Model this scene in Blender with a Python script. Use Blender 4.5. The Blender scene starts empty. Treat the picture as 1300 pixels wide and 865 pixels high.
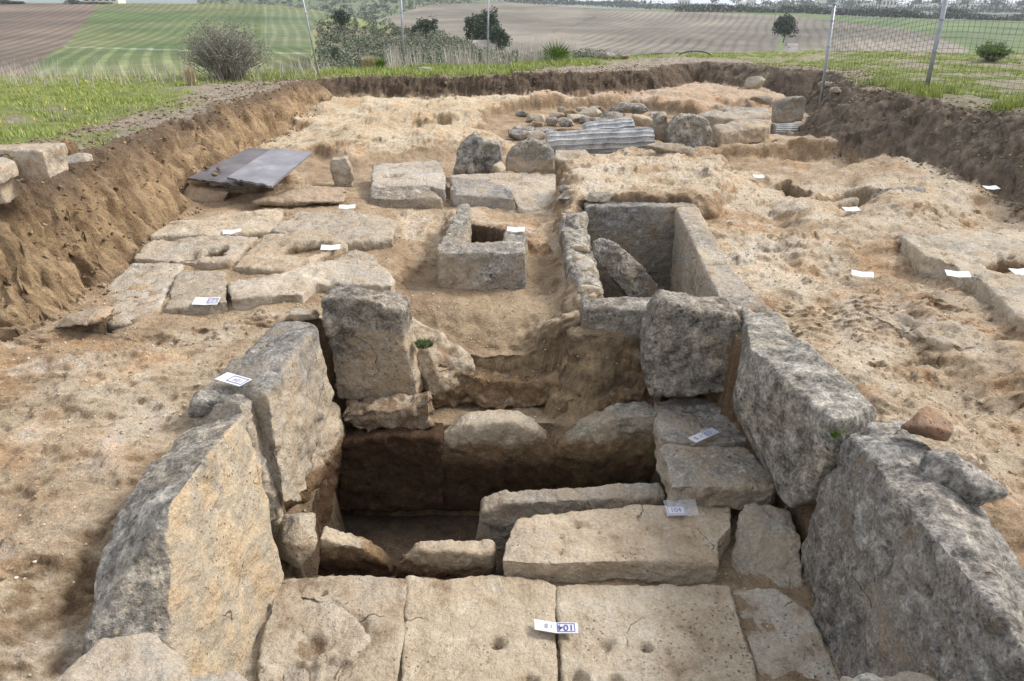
import bpy, bmesh, math, random
import numpy as np
from mathutils import Vector, Matrix

random.seed(7)
rng = np.random.default_rng(7)
sc = bpy.context.scene
COL = sc.collection
HC = 1.9
F = 950.0
PITCH = math.radians(24.2)
CP, SP = math.cos(PITCH), math.sin(PITCH)

# ------------------------------------------------------------------ sight helpers (photo point -> world point)
def ray(px, py):
    u = (px - 650) / F
    v = (432.5 - py) / F
    return u, CP + v * SP, -SP + v * CP
def W(px, py, z=0.0):
    u, dy, dz = ray(px, py)
    t = (z - HC) / dz
    return (u * t, dy * t, z)
def D(px, py, y):
    u, dy, dz = ray(px, py)
    t = y / dy
    return (u * t, y, HC + dz * t)
def X(px, py, x):
    u, dy, dz = ray(px, py)
    t = x / u
    return (x, dy * t, HC + dz * t)

# ------------------------------------------------------------------ noise
def _h(ix, iy, iz):
    n = (ix.astype(np.int64) * 374761393 + iy.astype(np.int64) * 668265263 + iz.astype(np.int64) * 2147483647) & 0x7fffffff
    n = ((n ^ (n >> 13)) * 1274126177) & 0x7fffffff
    n = ((n ^ (n >> 16)) * 668265263) & 0x7fffffff
    return ((n ^ (n >> 15)) & 0xffff) / 32767.5 - 1.0
def vnoise(x, y, z):
    ix, iy, iz = np.floor(x), np.floor(y), np.floor(z)
    fx, fy, fz = x - ix, y - iy, z - iz
    fx = fx * fx * fx * (fx * (fx * 6 - 15) + 10)
    fy = fy * fy * fy * (fy * (fy * 6 - 15) + 10)
    fz = fz * fz * fz * (fz * (fz * 6 - 15) + 10)
    r = 0
    for a in (0, 1):
        wa = fx if a else 1 - fx
        for b in (0, 1):
            wb = fy if b else 1 - fy
            r = r + wa * wb * (_h(ix + a, iy + b, iz) * (1 - fz) + _h(ix + a, iy + b, iz + 1) * fz)
    return r
def fbm(x, y, z=0.0, octs=4, s=1.0, gain=.5, seed=0):
    x = np.asarray(x, float) * s + seed * 17.3
    y = np.asarray(y, float) * s + seed * 5.1
    z = np.broadcast_to(np.asarray(z, float) * s + seed * 9.7, x.shape)
    a, tot, r = 1.0, 0.0, 0.0
    for i in range(octs):
        r = r + a * vnoise(x, y, z)
        tot += a
        a *= gain
        x, y, z = x * 2.03 + 11.5, y * 2.03 + 3.7, z * 2.03 + 7.1
    return r / tot * 1.6
def sstep(a, b, x):
    t = np.clip((x - a) / (b - a), 0, 1)
    return t * t * (3 - 2 * t)
def polysd(x, y, P):
    P = np.array(P, float)
    d = np.full(x.shape, 1e9)
    ins = np.zeros(x.shape, bool)
    n = len(P)
    for i in range(n):
        ax, ay = P[i][:2]
        bx, by = P[(i + 1) % n][:2]
        ex, ey = bx - ax, by - ay
        L = ex * ex + ey * ey + 1e-12
        t = np.clip(((x - ax) * ex + (y - ay) * ey) / L, 0, 1)
        d = np.minimum(d, (x - ax - t * ex) ** 2 + (y - ay - t * ey) ** 2)
        c = (ay > y) != (by > y)
        xi = (bx - ax) * (y - ay) / ((by - ay) if abs(by - ay) > 1e-9 else 1e-9) + ax
        ins ^= c & (x < xi)
    d = np.sqrt(d)
    return np.where(ins, -d, d)
def lerp(a, b, t): return a + (b - a) * t

# ------------------------------------------------------------------ object helpers
def tag(o, label=None, cat=None, group=None, kind=None):
    if label: o['label'] = label
    if cat: o['category'] = cat
    if group: o['group'] = group
    if kind: o['kind'] = kind
    return o
def empty(name, loc, rz=0.0):
    o = bpy.data.objects.new(name, None)
    o.empty_display_size = .1
    o.location = loc
    o.rotation_euler = (0, 0, rz)
    COL.objects.link(o)
    return o
def mesh_np(name, V, Fc, mat=None, parent=None, smooth=True, attrs=None, loc=None):
    """V (n,3), Fc list or (m,k) int array"""
    me = bpy.data.meshes.new(name)
    V = np.asarray(V, np.float32)
    if loc is not None: V = V - np.array(loc, np.float32)
    if isinstance(Fc, np.ndarray):
        m, k = Fc.shape
        me.vertices.add(len(V)); me.vertices.foreach_set('co', V.ravel())
        me.loops.add(m * k); me.loops.foreach_set('vertex_index', Fc.astype(np.int32).ravel())
        me.polygons.add(m)
        me.polygons.foreach_set('loop_start', np.arange(0, m * k, k, dtype=np.int32))
        me.polygons.foreach_set('loop_total', np.full(m, k, np.int32))
        me.update(calc_edges=True)
    else:
        me.from_pydata([tuple(v) for v in V], [], Fc)
        me.update()
    if smooth: me.polygons.foreach_set('use_smooth', np.ones(len(me.polygons), bool))
    if attrs:
        for k, a in attrs.items():
            a = np.asarray(a, np.float32)
            if a.ndim == 2:
                at = me.attributes.new(k, 'FLOAT_COLOR', 'POINT')
                c = np.ones((len(V), 4), np.float32); c[:, :3] = a
                at.data.foreach_set('color', c.ravel())
            else:
                at = me.attributes.new(k, 'FLOAT', 'POINT')
                at.data.foreach_set('value', a)
    o = bpy.data.objects.new(name, me)
    if mat: me.materials.append(mat)
    if loc is not None: o.location = loc
    if parent: o.parent = parent
    COL.objects.link(o)
    return o

# ------------------------------------------------------------------ materials
class NT:
    def __init__(s, name):
        s.m = bpy.data.materials.new(name); s.m.use_nodes = True
        s.t = s.m.node_tree; s.n = s.t.nodes; s.l = s.t.links
        s.b = s.n['Principled BSDF']
        s.b.inputs['Roughness'].default_value = .92
        s.b.inputs['Specular IOR Level'].default_value = .25
    def node(s, typ, **kw):
        n = s.n.new(typ)
        for k, v in kw.items(): setattr(n, k, v)
        return n
    def put(s, sock, v):
        if hasattr(v, 'is_linked') or isinstance(v, bpy.types.NodeSocket): s.l.new(v, sock)
        else: sock.default_value = v
    def coord(s, kind='Object'):
        return s.node('ShaderNodeTexCoord').outputs[kind]
    def mapv(s, vec, scale=(1, 1, 1), loc=None):
        n = s.node('ShaderNodeMapping')
        s.l.new(vec, n.inputs['Vector']); n.inputs['Scale'].default_value = scale
        if loc is not None: s.put(n.inputs['Location'], loc)
        return n.outputs[0]
    def noise(s, vec, scale, detail=4, rough=.55, dist=0.0, kind='FBM'):
        n = s.node('ShaderNodeTexNoise')
        s.l.new(vec, n.inputs['Vector'])
        n.inputs['Scale'].default_value = scale; n.inputs['Detail'].default_value = detail
        n.inputs['Roughness'].default_value = rough; n.inputs['Distortion'].default_value = dist
        return n.outputs['Fac']
    def vor(s, vec, scale, feat='F1', out='Distance', rand=1.0):
        n = s.node('ShaderNodeTexVoronoi', feature=feat)
        s.l.new(vec, n.inputs['Vector']); n.inputs['Scale'].default_value = scale
        n.inputs['Randomness'].default_value = rand
        return n.outputs[out]
    def ramp(s, fac, stops, interp='LINEAR'):
        n = s.node('ShaderNodeValToRGB'); r = n.color_ramp; r.interpolation = interp
        while len(r.elements) < len(stops): r.elements.new(.5)
        for e, (p, c) in zip(r.elements, stops):
            e.position = p; e.color = (c if len(c) == 4 else (*c, 1)) if not isinstance(c, (int, float)) else (c, c, c, 1)
        s.l.new(fac, n.inputs[0]); return n.outputs[0]
    def mix(s, fac, a, b, mode='MIX'):
        n = s.node('ShaderNodeMix', data_type='RGBA', blend_type=mode)
        s.put(n.inputs[0], fac)
        for i, v in ((6, a), (7, b)):
            if isinstance(v, tuple): v = (*v, 1) if len(v) == 3 else v
            s.put(n.inputs[i], v)
        return n.outputs[2]
    def math(s, op, a, b=0.0, c=None, clamp=False):
        n = s.node('ShaderNodeMath', operation=op, use_clamp=clamp)
        s.put(n.inputs[0], a); s.put(n.inputs[1], b)
        if c is not None: s.put(n.inputs[2], c)
        return n.outputs[0]
    def attr(s, name, out='Fac'):
        n = s.node('ShaderNodeAttribute', attribute_name=name)
        return n.outputs[out]
    def bump(s, height, strength=.5, dist=.02, prev=None):
        n = s.node('ShaderNodeBump')
        s.l.new(height, n.inputs['Height'])
        n.inputs['Strength'].default_value = strength; n.inputs['Distance'].default_value = dist
        if prev is not None: s.l.new(prev, n.inputs['Normal'])
        return n.outputs[0]
    def base(s, c): s.put(s.b.inputs['Base Color'], (*c, 1) if isinstance(c, tuple) else c); return s.m

def flat_mat(name, c, rough=.8, var=.25, sc_=8.0, metal=0.0):
    t = NT(name); P = t.coord()
    n = t.noise(P, sc_, 4)
    f = t.ramp(n, [(.3, 1 - var), (.7, 1 + var * .6)])
    t.base(t.mix(1.0, c, f, 'MULTIPLY'))
    t.b.inputs['Roughness'].default_value = rough
    t.b.inputs['Metallic'].default_value = metal
    return t.m

def make_stone(name='limestone', tint=None):
    """weathered limestone: pat = grey lichen patina, soil = earth stuck on it, its high values shade painted into pits, warm = peach staining"""
    t = NT(name)
    info = t.node('ShaderNodeObjectInfo')
    off = t.math('MULTIPLY', info.outputs['Random'], 37.0)
    comb = t.node('ShaderNodeCombineXYZ')
    for i in range(3): t.l.new(off, comb.inputs[i])
    P = t.mapv(t.coord(), (1, 1, 1), comb.outputs[0])
    n1 = t.noise(P, 3.2, 5, .6); n2 = t.noise(P, 14, 6, .65); n3 = t.noise(P, 60, 5, .7); n4 = t.noise(P, 6, 7, .62, .15)
    n5 = t.noise(P, 150, 3, .7)
    fresh = t.ramp(n4, [(.3, (.25, .20, .15)), (.42, (.385, .335, .27)), (.58, (.47, .425, .36)), (.74, (.60, .565, .50))])
    peach = t.ramp(n1, [(.3, (.47, .36, .245)), (.44, (.50, .43, .33)), (.52, (.37, .35, .31)), (.62, (.50, .40, .285)), (.74, (.33, .32, .295))])
    fresh = t.mix(t.ramp(n1, [(.5, 0.0), (.68, .5)]), fresh, t.mix(1.0, fresh, (.80, .71, .62), 'MULTIPLY'))
    fresh = t.mix(t.attr('warm'), fresh, peach)
    lm = t.math('ADD', t.math('ADD', t.math('MULTIPLY', n2, .5), t.math('MULTIPLY', n4, .25)), t.math('MULTIPLY', n3, .25))
    grey = t.ramp(lm, [(.37, (.04, .04, .039)), (.43, (.10, .10, .098)), (.49, (.195, .194, .19)), (.55, (.30, .298, .288)), (.63, (.50, .495, .475))])
    # warm film and black lichen rosettes on the patina
    grey = t.mix(t.ramp(n1, [(.42, 0.0), (.66, .35)]), grey, t.mix(1.0, grey, (1.22, 1.02, .80), 'MULTIPLY'))
    lv = t.vor(P, 17); lich = t.math('MULTIPLY', t.ramp(t.math('ADD', lv, t.math('MULTIPLY', t.math('SUBTRACT', n3, .5), .25)), [(.16, 1.0), (.26, 0.0)]), t.ramp(t.noise(P, 4, 2), [(.46, 0.0), (.58, 1.0)]))
    grey = t.mix(t.math('MULTIPLY', lich, .75), grey, (.05, .05, .048))
    pm = t.math('ADD', t.attr('pat'), t.math('MULTIPLY', t.math('SUBTRACT', n4, .5), 1.6))
    pm = t.math('ADD', pm, t.math('MULTIPLY', t.math('SUBTRACT', n2, .5), .8))
    pm = t.ramp(pm, [(.25, 0.0), (.75, 1.0)])
    c = t.mix(pm, fresh, grey)
    soil_shade_col = t.ramp(n2, [(.3, (.10, .068, .042)), (.55, (.20, .14, .088)), (.75, (.32, .24, .155))])
    soil_shade_col = t.mix(t.math('SUBTRACT', t.attr('soil'), 1.0, clamp=True), soil_shade_col, t.mix(1.0, soil_shade_col, (.30, .25, .22), 'MULTIPLY'))  # high values darken the earth colour further, as painted pit shade
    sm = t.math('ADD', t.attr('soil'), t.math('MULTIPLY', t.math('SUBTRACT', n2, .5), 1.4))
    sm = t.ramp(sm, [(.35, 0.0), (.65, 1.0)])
    c = t.mix(sm, c, soil_shade_col)
    # moss film
    mm = t.math('ADD', t.attr('moss'), t.math('MULTIPLY', t.math('SUBTRACT', n4, .5), 1.2))
    c = t.mix(t.ramp(mm, [(.45, 0.0), (.8, .8)]), c, (.11, .13, .045))
    c = t.mix(1.0, c, t.ramp(info.outputs['Random'], [(0, (1.04, 1.0, .95)), (.25, (.84, .81, .77)), (.5, (1.08, 1.03, .94)), (.75, (.95, .86, .75)), (1, (1.0, 1.0, 1.0))]), 'MULTIPLY')
    c = t.mix(1.0, c, t.ramp(n3, [(.28, .74), (.5, 1.0), (.72, 1.2)]), 'MULTIPLY')
    c = t.mix(1.0, c, t.ramp(n5, [(.3, .84), (.5, 1.0), (.7, 1.12)]), 'MULTIPLY')
    # pores
    v = t.vor(t.mapv(P, (1, 1, .8)), 38)
    gate = t.ramp(t.noise(P, 3.5, 3), [(.52, 0.0), (.64, 1.0)])
    pore = t.math('MULTIPLY', t.ramp(v, [(.12, 1.0), (.24, 0.0)]), gate)
    c = t.mix(t.math('MULTIPLY', pore, .38), c, (.10, .085, .07))
    if tint: c = t.mix(1.0, c, tint, 'MULTIPLY')
    wv = t.node('ShaderNodeVectorMath', operation='ADD'); t.l.new(P, wv.inputs[0])
    nz = t.node('ShaderNodeTexNoise'); t.l.new(P, nz.inputs['Vector']); nz.inputs['Scale'].default_value = 5; nz.inputs['Detail'].default_value = 5
    sc3 = t.node('ShaderNodeVectorMath', operation='SCALE'); t.l.new(nz.outputs['Color'], sc3.inputs[0]); sc3.inputs['Scale'].default_value = .22
    t.l.new(sc3.outputs[0], wv.inputs[1])
    ve = t.vor(wv.outputs[0], 2.6, 'DISTANCE_TO_EDGE')
    crk = t.math('MULTIPLY', t.ramp(ve, [(.002, 1.0), (.009, 0.0)]), t.ramp(t.noise(P, 2.6, 2), [(.6, 0.0), (.66, 1.0)]))
    c = t.mix(t.math('MULTIPLY', crk, .65), c, (.07, .055, .04))
    t.base(c)
    h = t.math('ADD', t.math('MULTIPLY', n2, .9), t.math('MULTIPLY', n3, .5))
    h = t.math('SUBTRACT', h, t.math('MULTIPLY', pore, .7))
    mp = t.node('ShaderNodeMapping'); t.l.new(P, mp.inputs['Vector']); mp.inputs['Rotation'].default_value = (0, 0, .95); mp.inputs['Scale'].default_value = (.9, .22, .55)
    ch = t.noise(mp.outputs[0], 42, 2, .5, 0)
    h = t.math('ADD', h, t.math('MULTIPLY', t.math('MULTIPLY', ch, t.ramp(n1, [(.4, .1), (.6, 1.0)])), t.math('MULTIPLY', t.math('SUBTRACT', 1.0, t.attr('pat'), clamp=True), .5)))
    h = t.math('SUBTRACT', h, t.math('MULTIPLY', crk, .6))
    nb = t.bump(h, .95, .03)
    nb = t.bump(n5, .5, .006, nb)
    t.l.new(nb, t.b.inputs['Normal'])
    return t.m

def make_ground():
    t = NT('excavated_earth'); P = t.coord()
    col = t.attr('col', 'Color'); rk = t.attr('rock')
    n1 = t.noise(P, 9, 6, .65, .4); n2 = t.noise(P, 35, 6, .7); n3 = t.noise(P, 120, 4, .7)
    n0 = t.noise(P, 2.2, 5, .6, .5)
    c = t.mix(1.0, col, t.ramp(n1, [(.3, .84), (.5, 1.0), (.7, 1.12)]), 'MULTIPLY')
    c = t.mix(1.0, c, t.ramp(n2, [(.3, .74), (.5, 1.0), (.72, 1.2)]), 'MULTIPLY')
    c = t.mix(1.0, c, t.ramp(n3, [(.3, .68), (.5, 1.0), (.72, 1.3)]), 'MULTIPLY')
    # bedrock: rusty and whitish mottling
    m = t.math('MULTIPLY', rk, t.ramp(n0, [(.5, 0.0), (.66, .6)]))
    c = t.mix(m, c, t.mix(1.0, c, (1.08, .84, .62), 'MULTIPLY'))
    v = t.vor(P, 30); v2 = t.vor(P, 75)
    chip = t.math('MULTIPLY', t.ramp(v, [(.10, 1.0), (.17, 0.0)]), t.ramp(n1, [(.45, 0.0), (.62, 1.0)]))
    c = t.mix(t.math('MULTIPLY', chip, .55), c, (.42, .38, .31))
    chip2 = t.math('MULTIPLY', t.ramp(v2, [(.10, 1.0), (.18, 0.0)]), t.ramp(n0, [(.42, 0.0), (.62, 1.0)]))
    c = t.mix(t.math('MULTIPLY', chip2, .6), c, (.40, .35, .28))
    t.base(c)
    h = t.math('ADD', t.math('MULTIPLY', n1, 1.0), t.math('MULTIPLY', n2, .8))
    h = t.math('ADD', h, t.math('MULTIPLY', chip, .35))
    nb = t.bump(h, 1.0, .045)
    nb = t.bump(n3, .6, .008, nb)
    t.l.new(nb, t.b.inputs['Normal'])
    return t.m
STONE = make_stone()
RED = make_stone('reddish_stone', (.72, .58, .54))
PINK = make_stone('pinkish_stone', (1.0, .90, .82))
GROUND = make_ground()

# ------------------------------------------------------------------ near terrain height
TRENCH = [(-10, -3), (-10, 4.3), (-3.7, 4.4), (-3.12, 4.55), (-3.12, 5.4), (-3.22, 6.4), (-3.45, 8.2), (-3.55, 11), (-3.5, 14.0), (-3.25, 15.0),
          (-1.5, 15.3), (0, 15.5), (1.5, 15.7), (3.0, 16.2), (4.2, 18.0), (5.0, 17.2), (5.9, 15.5), (5.0, 13.0), (4.35, 11.9), (4.45, 10.4), (4.9, 9.4), (5.15, 8.0), (5.0, 7.1), (6.6, 5.6), (9, 4.4), (14, 3), (14, -3)]
def PX(pts, z): return [W(a, b, z)[:2] for a, b in pts]
REG = []   # (poly, target, soft, warp, mode, soil/shade colour)
def reg(poly, z, soft=.08, warp=.03, mode='set', col=None): REG.append((poly, z, soft, warp, mode, col))

# --- far part of the trench (bedrock shelves)
reg([(-3.6, 12.2), (-2.6, 12.0), (-1, 12.4), (.6, 12.2), (1.8, 13), (3.2, 14), (5.5, 15), (5, 19), (-4, 19)], .27, .5, .25)
reg(PX([(365, 135), (440, 150), (560, 165), (585, 160), (640, 185), (640, 195), (560, 190), (470, 185), (452, 190), (395, 190), (400, 165)], .12), .20, 1.2, .3)
reg(PX([(395, 235), (400, 200), (455, 205), (470, 198), (600, 190), (640, 205), (710, 215), (705, 262), (560, 262), (470, 262)], .0), -.06, .55, .12, 'set', 'soil')
reg(PX([(722, 258), (705, 235), (712, 205), (760, 192), (870, 190), (905, 205), (930, 232), (900, 250), (860, 251), (740, 250)], .22), .23, .3, .1)
reg(PX([(600, 150), (660, 140), (800, 135), (905, 150), (905, 195), (800, 195), (690, 195), (640, 180)], .05), .02, .3, .1, 'set', 'soil')
reg(PX([(900, 185), (990, 172), (1080, 165), (1110, 190), (1060, 205), (980, 200), (910, 205)], .22), .20, 1.0, .2)
reg(PX([(900, 208), (1000, 204), (1065, 205), (1110, 215), (1060, 230), (1010, 236), (940, 232)], -.05), -.06, .18, .05)
reg(PX([(1085, 228), (1130, 200), (1190, 195), (1250, 235), (1200, 262), (1120, 258)], .18), .15, .5, .12)
reg(PX([(985, 238), (1000, 236), (1032, 252), (1020, 262), (1002, 260)], -.02), -.25, .06, .02, 'set', 'soil')
reg(PX([(1030, 262), (1060, 250), (1105, 252), (1120, 262), (1075, 272)], .0), -.12, .12, .03)
# --- left platform of big slabs
reg(PX([(60, 418), (175, 312), (240, 245), (440, 240), (505, 275), (498, 392), (400, 392), (200, 420)], .0), .0, .2, .05, 'set', 'soil')
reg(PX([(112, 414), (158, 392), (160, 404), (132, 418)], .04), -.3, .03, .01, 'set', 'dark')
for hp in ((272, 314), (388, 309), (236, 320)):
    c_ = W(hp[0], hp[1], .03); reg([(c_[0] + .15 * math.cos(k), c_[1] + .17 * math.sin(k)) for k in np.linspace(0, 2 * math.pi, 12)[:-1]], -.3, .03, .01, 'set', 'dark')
# --- centre channel
reg([(-1.0, 4.85), (.45, 4.85), (.42, 5.6), (.4, 7.4), (-.72, 7.4), (-.75, 6.2), (-.95, 5.6)], -.15, .22, .06, 'set', 'soil')
reg(PX([(560, 300), (560, 262), (660, 262), (715, 265), (700, 300)], .05), .03, .25, .05)
reg([(-1.05, 4.2), (-1.0, 4.85), (-.6, 5.1), (.15, 5.0), (.4, 4.7), (.8, 4.5), (1.0, 4.2)], -.33, .4, .06, 'set', 'soil')
reg([(-1.8, 1.2), (-1.75, 2.2), (-1.5, 2.5), (-1.3, 2.5), (-1.3, 1.2)], -.2, .3, .05)
# --- hollow beyond the right box, bedrock ridges on the right
reg(PX([(955, 262), (985, 262), (1130, 370), (1170, 450), (1260, 455), (1300, 480), (1400, 560), (1400, 700), (1240, 560), (1100, 440)], 0), -.07, .35, .12, 'add')
reg(PX([(1145, 298), (1300, 292), (1500, 300), (1500, 430), (1300, 412), (1235, 350)], .1), .05, .12, .05)
reg(PX([(985, 300), (1065, 300), (1180, 380), (1200, 430), (1110, 425), (1040, 350)], .05), .055, .14, .06, 'add')
# --- the main tomb
reg([(-1.36, 1.35), (-1.36, 3.1), (-1.33, 4.55), (1.30, 4.55), (1.6, 3.3), (1.66, 1.2), (-1.0, 1.2)], -.80, .03, .012, 'set', 'soil')
reg([(-1.0, 4.27), (.93, 4.27), (.93, 4.75), (-.6, 4.72), (-.75, 4.6), (-1.0, 4.6)], -.66, .07, .05, 'set', 'soil')
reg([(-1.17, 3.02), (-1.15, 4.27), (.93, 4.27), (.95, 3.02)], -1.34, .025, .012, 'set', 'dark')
reg([(.28, 4.5), (.3, 4.75), (1.0, 4.85), (1.0, 4.55), (.6, 4.5)], -.13, .22, .05, 'set', 'soil')
# --- right hand box, small box
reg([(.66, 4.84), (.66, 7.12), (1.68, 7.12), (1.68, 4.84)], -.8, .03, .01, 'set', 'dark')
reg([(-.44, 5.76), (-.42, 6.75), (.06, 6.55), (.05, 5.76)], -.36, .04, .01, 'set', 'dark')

def plateau_edge(x):
    return 17.0 + 1.2 * np.sin(x * .31 + 1) + np.where(x > 0, np.minimum(x, 8) * .75, np.where(x < -5, (x + 5) * .25, 0)) 
def H(x, y, full=False):
    x = np.asarray(x, float); y = np.asarray(y, float)
    w0 = fbm(x, y, 0, 4, 1.1, seed=1); w1 = fbm(x, y, 0, 4, 5.0, seed=2)
    h = .012 * np.maximum(0, y - 6) + .045 * fbm(x, y, 0, 3, .7, seed=3)
    soil = np.zeros_like(x); dark = np.zeros_like(x)
    for poly, z, soft, warp, mode, col in REG:
        P = np.array([p[:2] for p in poly])
        m = (x > P[:, 0].min() - soft - warp * 3) & (x < P[:, 0].max() + soft + warp * 3) & (y > P[:, 1].min() - soft - warp * 3) & (y < P[:, 1].max() + soft + warp * 3)
        if not m.any(): continue
        sd = polysd(x[m], y[m], P) + warp * (w0[m] + .6 * w1[m])
        t = 1 - sstep(-soft * .5, soft * .5, sd)
        hm = h[m]
        h[m] = lerp(hm, z, t) if mode == 'set' else hm + z * t
        tt = 1 - sstep(-.05, .12, sd)
        soil[m] = lerp(soil[m], 1.0 if col in ('soil', 'dark') else 0.0, tt)
        dark[m] = lerp(dark[m], 1.0 if col == 'dark' else 0.0, tt)
    # bank and plateau
    sd = polysd(x, y, TRENCH) + .10 * fbm(x, y, 0, 3, 1.3, seed=4) + .05 * w1
    zp = np.where(x < 0, .77, .84) - .015 * np.clip(y - 4, 0, 12) + .05 * fbm(x, y, 0, 3, .5, seed=5)
    wid = np.where(x < 0, np.where(y < 9, .42, .34), np.where(y < 13, .75, .5))
    tb = np.clip(sd / wid, 0, 1)
    prof = 1 - (1 - tb) ** 1.7
    hb = h + (zp - h) * prof
    h = np.where(sd > 0, hb, h)
    bank = (sd > -.06).astype(float) * (1 - sstep(.97, 1.0, tb))
    top = sstep(.93, 1.15, sd / wid)
    # drop to the valley past the plateau
    e = y - plateau_edge(x)
    h = h - np.where(e > 0, .02 * e + .035 * e * e, 0)
    if not full: return h
    return h, soil, dark, sd, bank, top, w0, w1, wid
def rough(x, y, soil, bank, top, dark, h):
    rockness = np.clip(1 - np.maximum.reduce([soil, bank, top]), 0, 1)
    n = fbm(x, y * 1.0, 0, 5, 1.7, .55, seed=6)
    s = .16
    q = n / s
    fl = np.floor(q); fr = q - fl
    ter = (fl + sstep(.42, .58, fr)) * s
    n2 = fbm(x, y, 0, 4, 11, .6, seed=8)
    flake = fbm(x * 1.0, y * 2.2, 0, 4, 4.3, .55, seed=18)
    q2 = flake / .22; f2 = np.floor(q2); ter2 = (f2 + sstep(.4, .58, q2 - f2)) * .22
    nearf = np.clip(1.25 - y * .0, .6, 1.25)
    return rockness * (.07 * ter * nearf + .028 * ter2 + .009 * n2) + (1 - rockness) * (.03 * fbm(x, y, 0, 5, 4, .6, seed=9)) * (1 - .5 * dark) + top * .03 * fbm(x, y, 0, 4, 3, .6, seed=10) * (1 + 0)

def h1(x, y):
    a = np.array([x], float); b = np.array([y], float)
    h, soil, dark, sd, bank, top, w0, w1, wid = H(a, b, True)
    return float((h + rough(a, b, soil, bank, top, dark, h))[0])
def G(px, py, dz=0.0):
    u, dy, dz_ = ray(px, py)
    t = np.concatenate([np.linspace(1.5, 12, 500), np.linspace(12.05, 40, 300)])
    z = HC + dz_ * t
    hh = H(u * t, dy * t)
    k = np.argmax(z < hh)
    return (u * t[k], dy * t[k], float(h1(u * t[k], dy * t[k])) + dz)

def rngs(*segs):
    out = []
    for a, b, s in segs: out.append(np.arange(a, b, s))
    return np.concatenate(out)
gx = rngs((-14, -5.0, .1), (-5.0, -2.5, .027), (-2.5, 2.6, .0155), (2.6, 6.4, .027), (6.4, 18, .11))
gy = rngs((-2, 1.2, .15), (1.2, 4.2, .0145), (4.2, 4.85, .009), (4.85, 7.2, .02), (7.2, 12, .033), (12, 18.5, .05), (18.5, 36, .2))
XX, YY = np.meshgrid(gx, gy)
sh = XX.shape
x = XX.ravel(); y = YY.ravel()
h, soil, dark, sd, bank, top, w0, w1, wid = H(x, y, True)
h = h + rough(x, y, soil, bank, top, dark, h)
Vg = np.stack([x, y, h], 1)
def grid_normals(V, sh):
    G_ = V.reshape(sh[0], sh[1], 3)
    du = np.gradient(G_, axis=1); dv = np.gradient(G_, axis=0)
    n = np.cross(du, dv); n /= np.linalg.norm(n, axis=2, keepdims=True) + 1e-9
    return n.reshape(-1, 3)
N = grid_normals(Vg, sh)
steep = 1 - sstep(.55, .9, N[:, 2])
near = sstep(22, 14, y)
d3 = .05 * fbm(x, y, h, 5, 4.0, .6, seed=12) + .012 * fbm(x, y, h, 3, 22, .6, seed=13)
Vg = Vg + N * (d3 * steep * near)[:, None]
bk = bank * near
Vg = Vg + N * ((.07 * fbm(x, y, h, 5, 5.5, .68, seed=14) + .035 * fbm(y * 8 + x * 3, (x + h) * 2.2, 0, 4, 1.0, .65, seed=41) - .05 * sstep(.1, .5, fbm(x * 1.5, y * 1.5, h * .6, 4, 3.0, .6, seed=15))) * bk)[:, None]
N = grid_normals(Vg, sh)
# colours (stone, earth, humus, turf, plus shade painted into the pits)
C = lambda *a: np.array(a, float)[None, :]
def mixc(a, b, t): return a + (b - a) * np.clip(t, 0, 1)[:, None]
na = fbm(x, y, 0, 4, 1.0, seed=20); nb_ = fbm(x, y, 0, 5, 4.5, .6, seed=21); nc = fbm(x, y, h, 4, 17, .6, seed=22)
col = mixc(C(.38, .275, .175), C(.55, .465, .35), .62 + .9 * na + .6 * nb_)
col = mixc(col, C(.38, .25, .145), sstep(.15, .7, .8 * nb_ + .5 * nc - .35 * na))
col = mixc(col, C(.66, .62, .55), sstep(.1, .7, nb_ * .8 + nc * .45) * .6)
col = mixc(col, C(.22, .15, .09), sstep(.35, .85, -nb_ * .8 + nc * .5) * .5)
# pale yellowish marl in the far left, pinker rock on the left and far right
col = mixc(col, C(.52, .43, .295), sstep(8.5, 12, y) * sstep(1.5, -1, x) * .55)
col = mixc(col, C(.40, .28, .20), sstep(11.5, 14, y) * sstep(-.5, 1.5, x) * .55)
col = mixc(col, C(.44, .37, .285), sstep(2.2, 3.6, x) * .3)
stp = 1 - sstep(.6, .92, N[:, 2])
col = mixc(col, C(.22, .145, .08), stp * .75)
platf = (x < -.7) & (y > 4.4) & (y < 9) & (soil > .5) & (dark < .5)
scol = mixc(C(.25, .175, .11), C(.40, .305, .20), .5 + .7 * nb_ + .3 * na)
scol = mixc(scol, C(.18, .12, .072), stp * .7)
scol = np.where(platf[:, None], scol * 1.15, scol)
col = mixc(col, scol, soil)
col = mixc(col, mixc(C(.055, .038, .027), C(.10, .072, .05), .5 + .7 * nc), dark)  # pit, box and hole bottoms painted near black to stand for shade
# main tomb soil band
mb = (np.abs(x) < 1.1) * (y > 4.2) * (y < 4.9) * stp
lay = fbm(x * .6, y * .6, h * 5, 4, 3, .6, seed=31)
col = mixc(col, mixc(C(.14, .10, .065), C(.38, .28, .165), .5 + .5 * nc + .8 * lay), mb)
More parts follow.
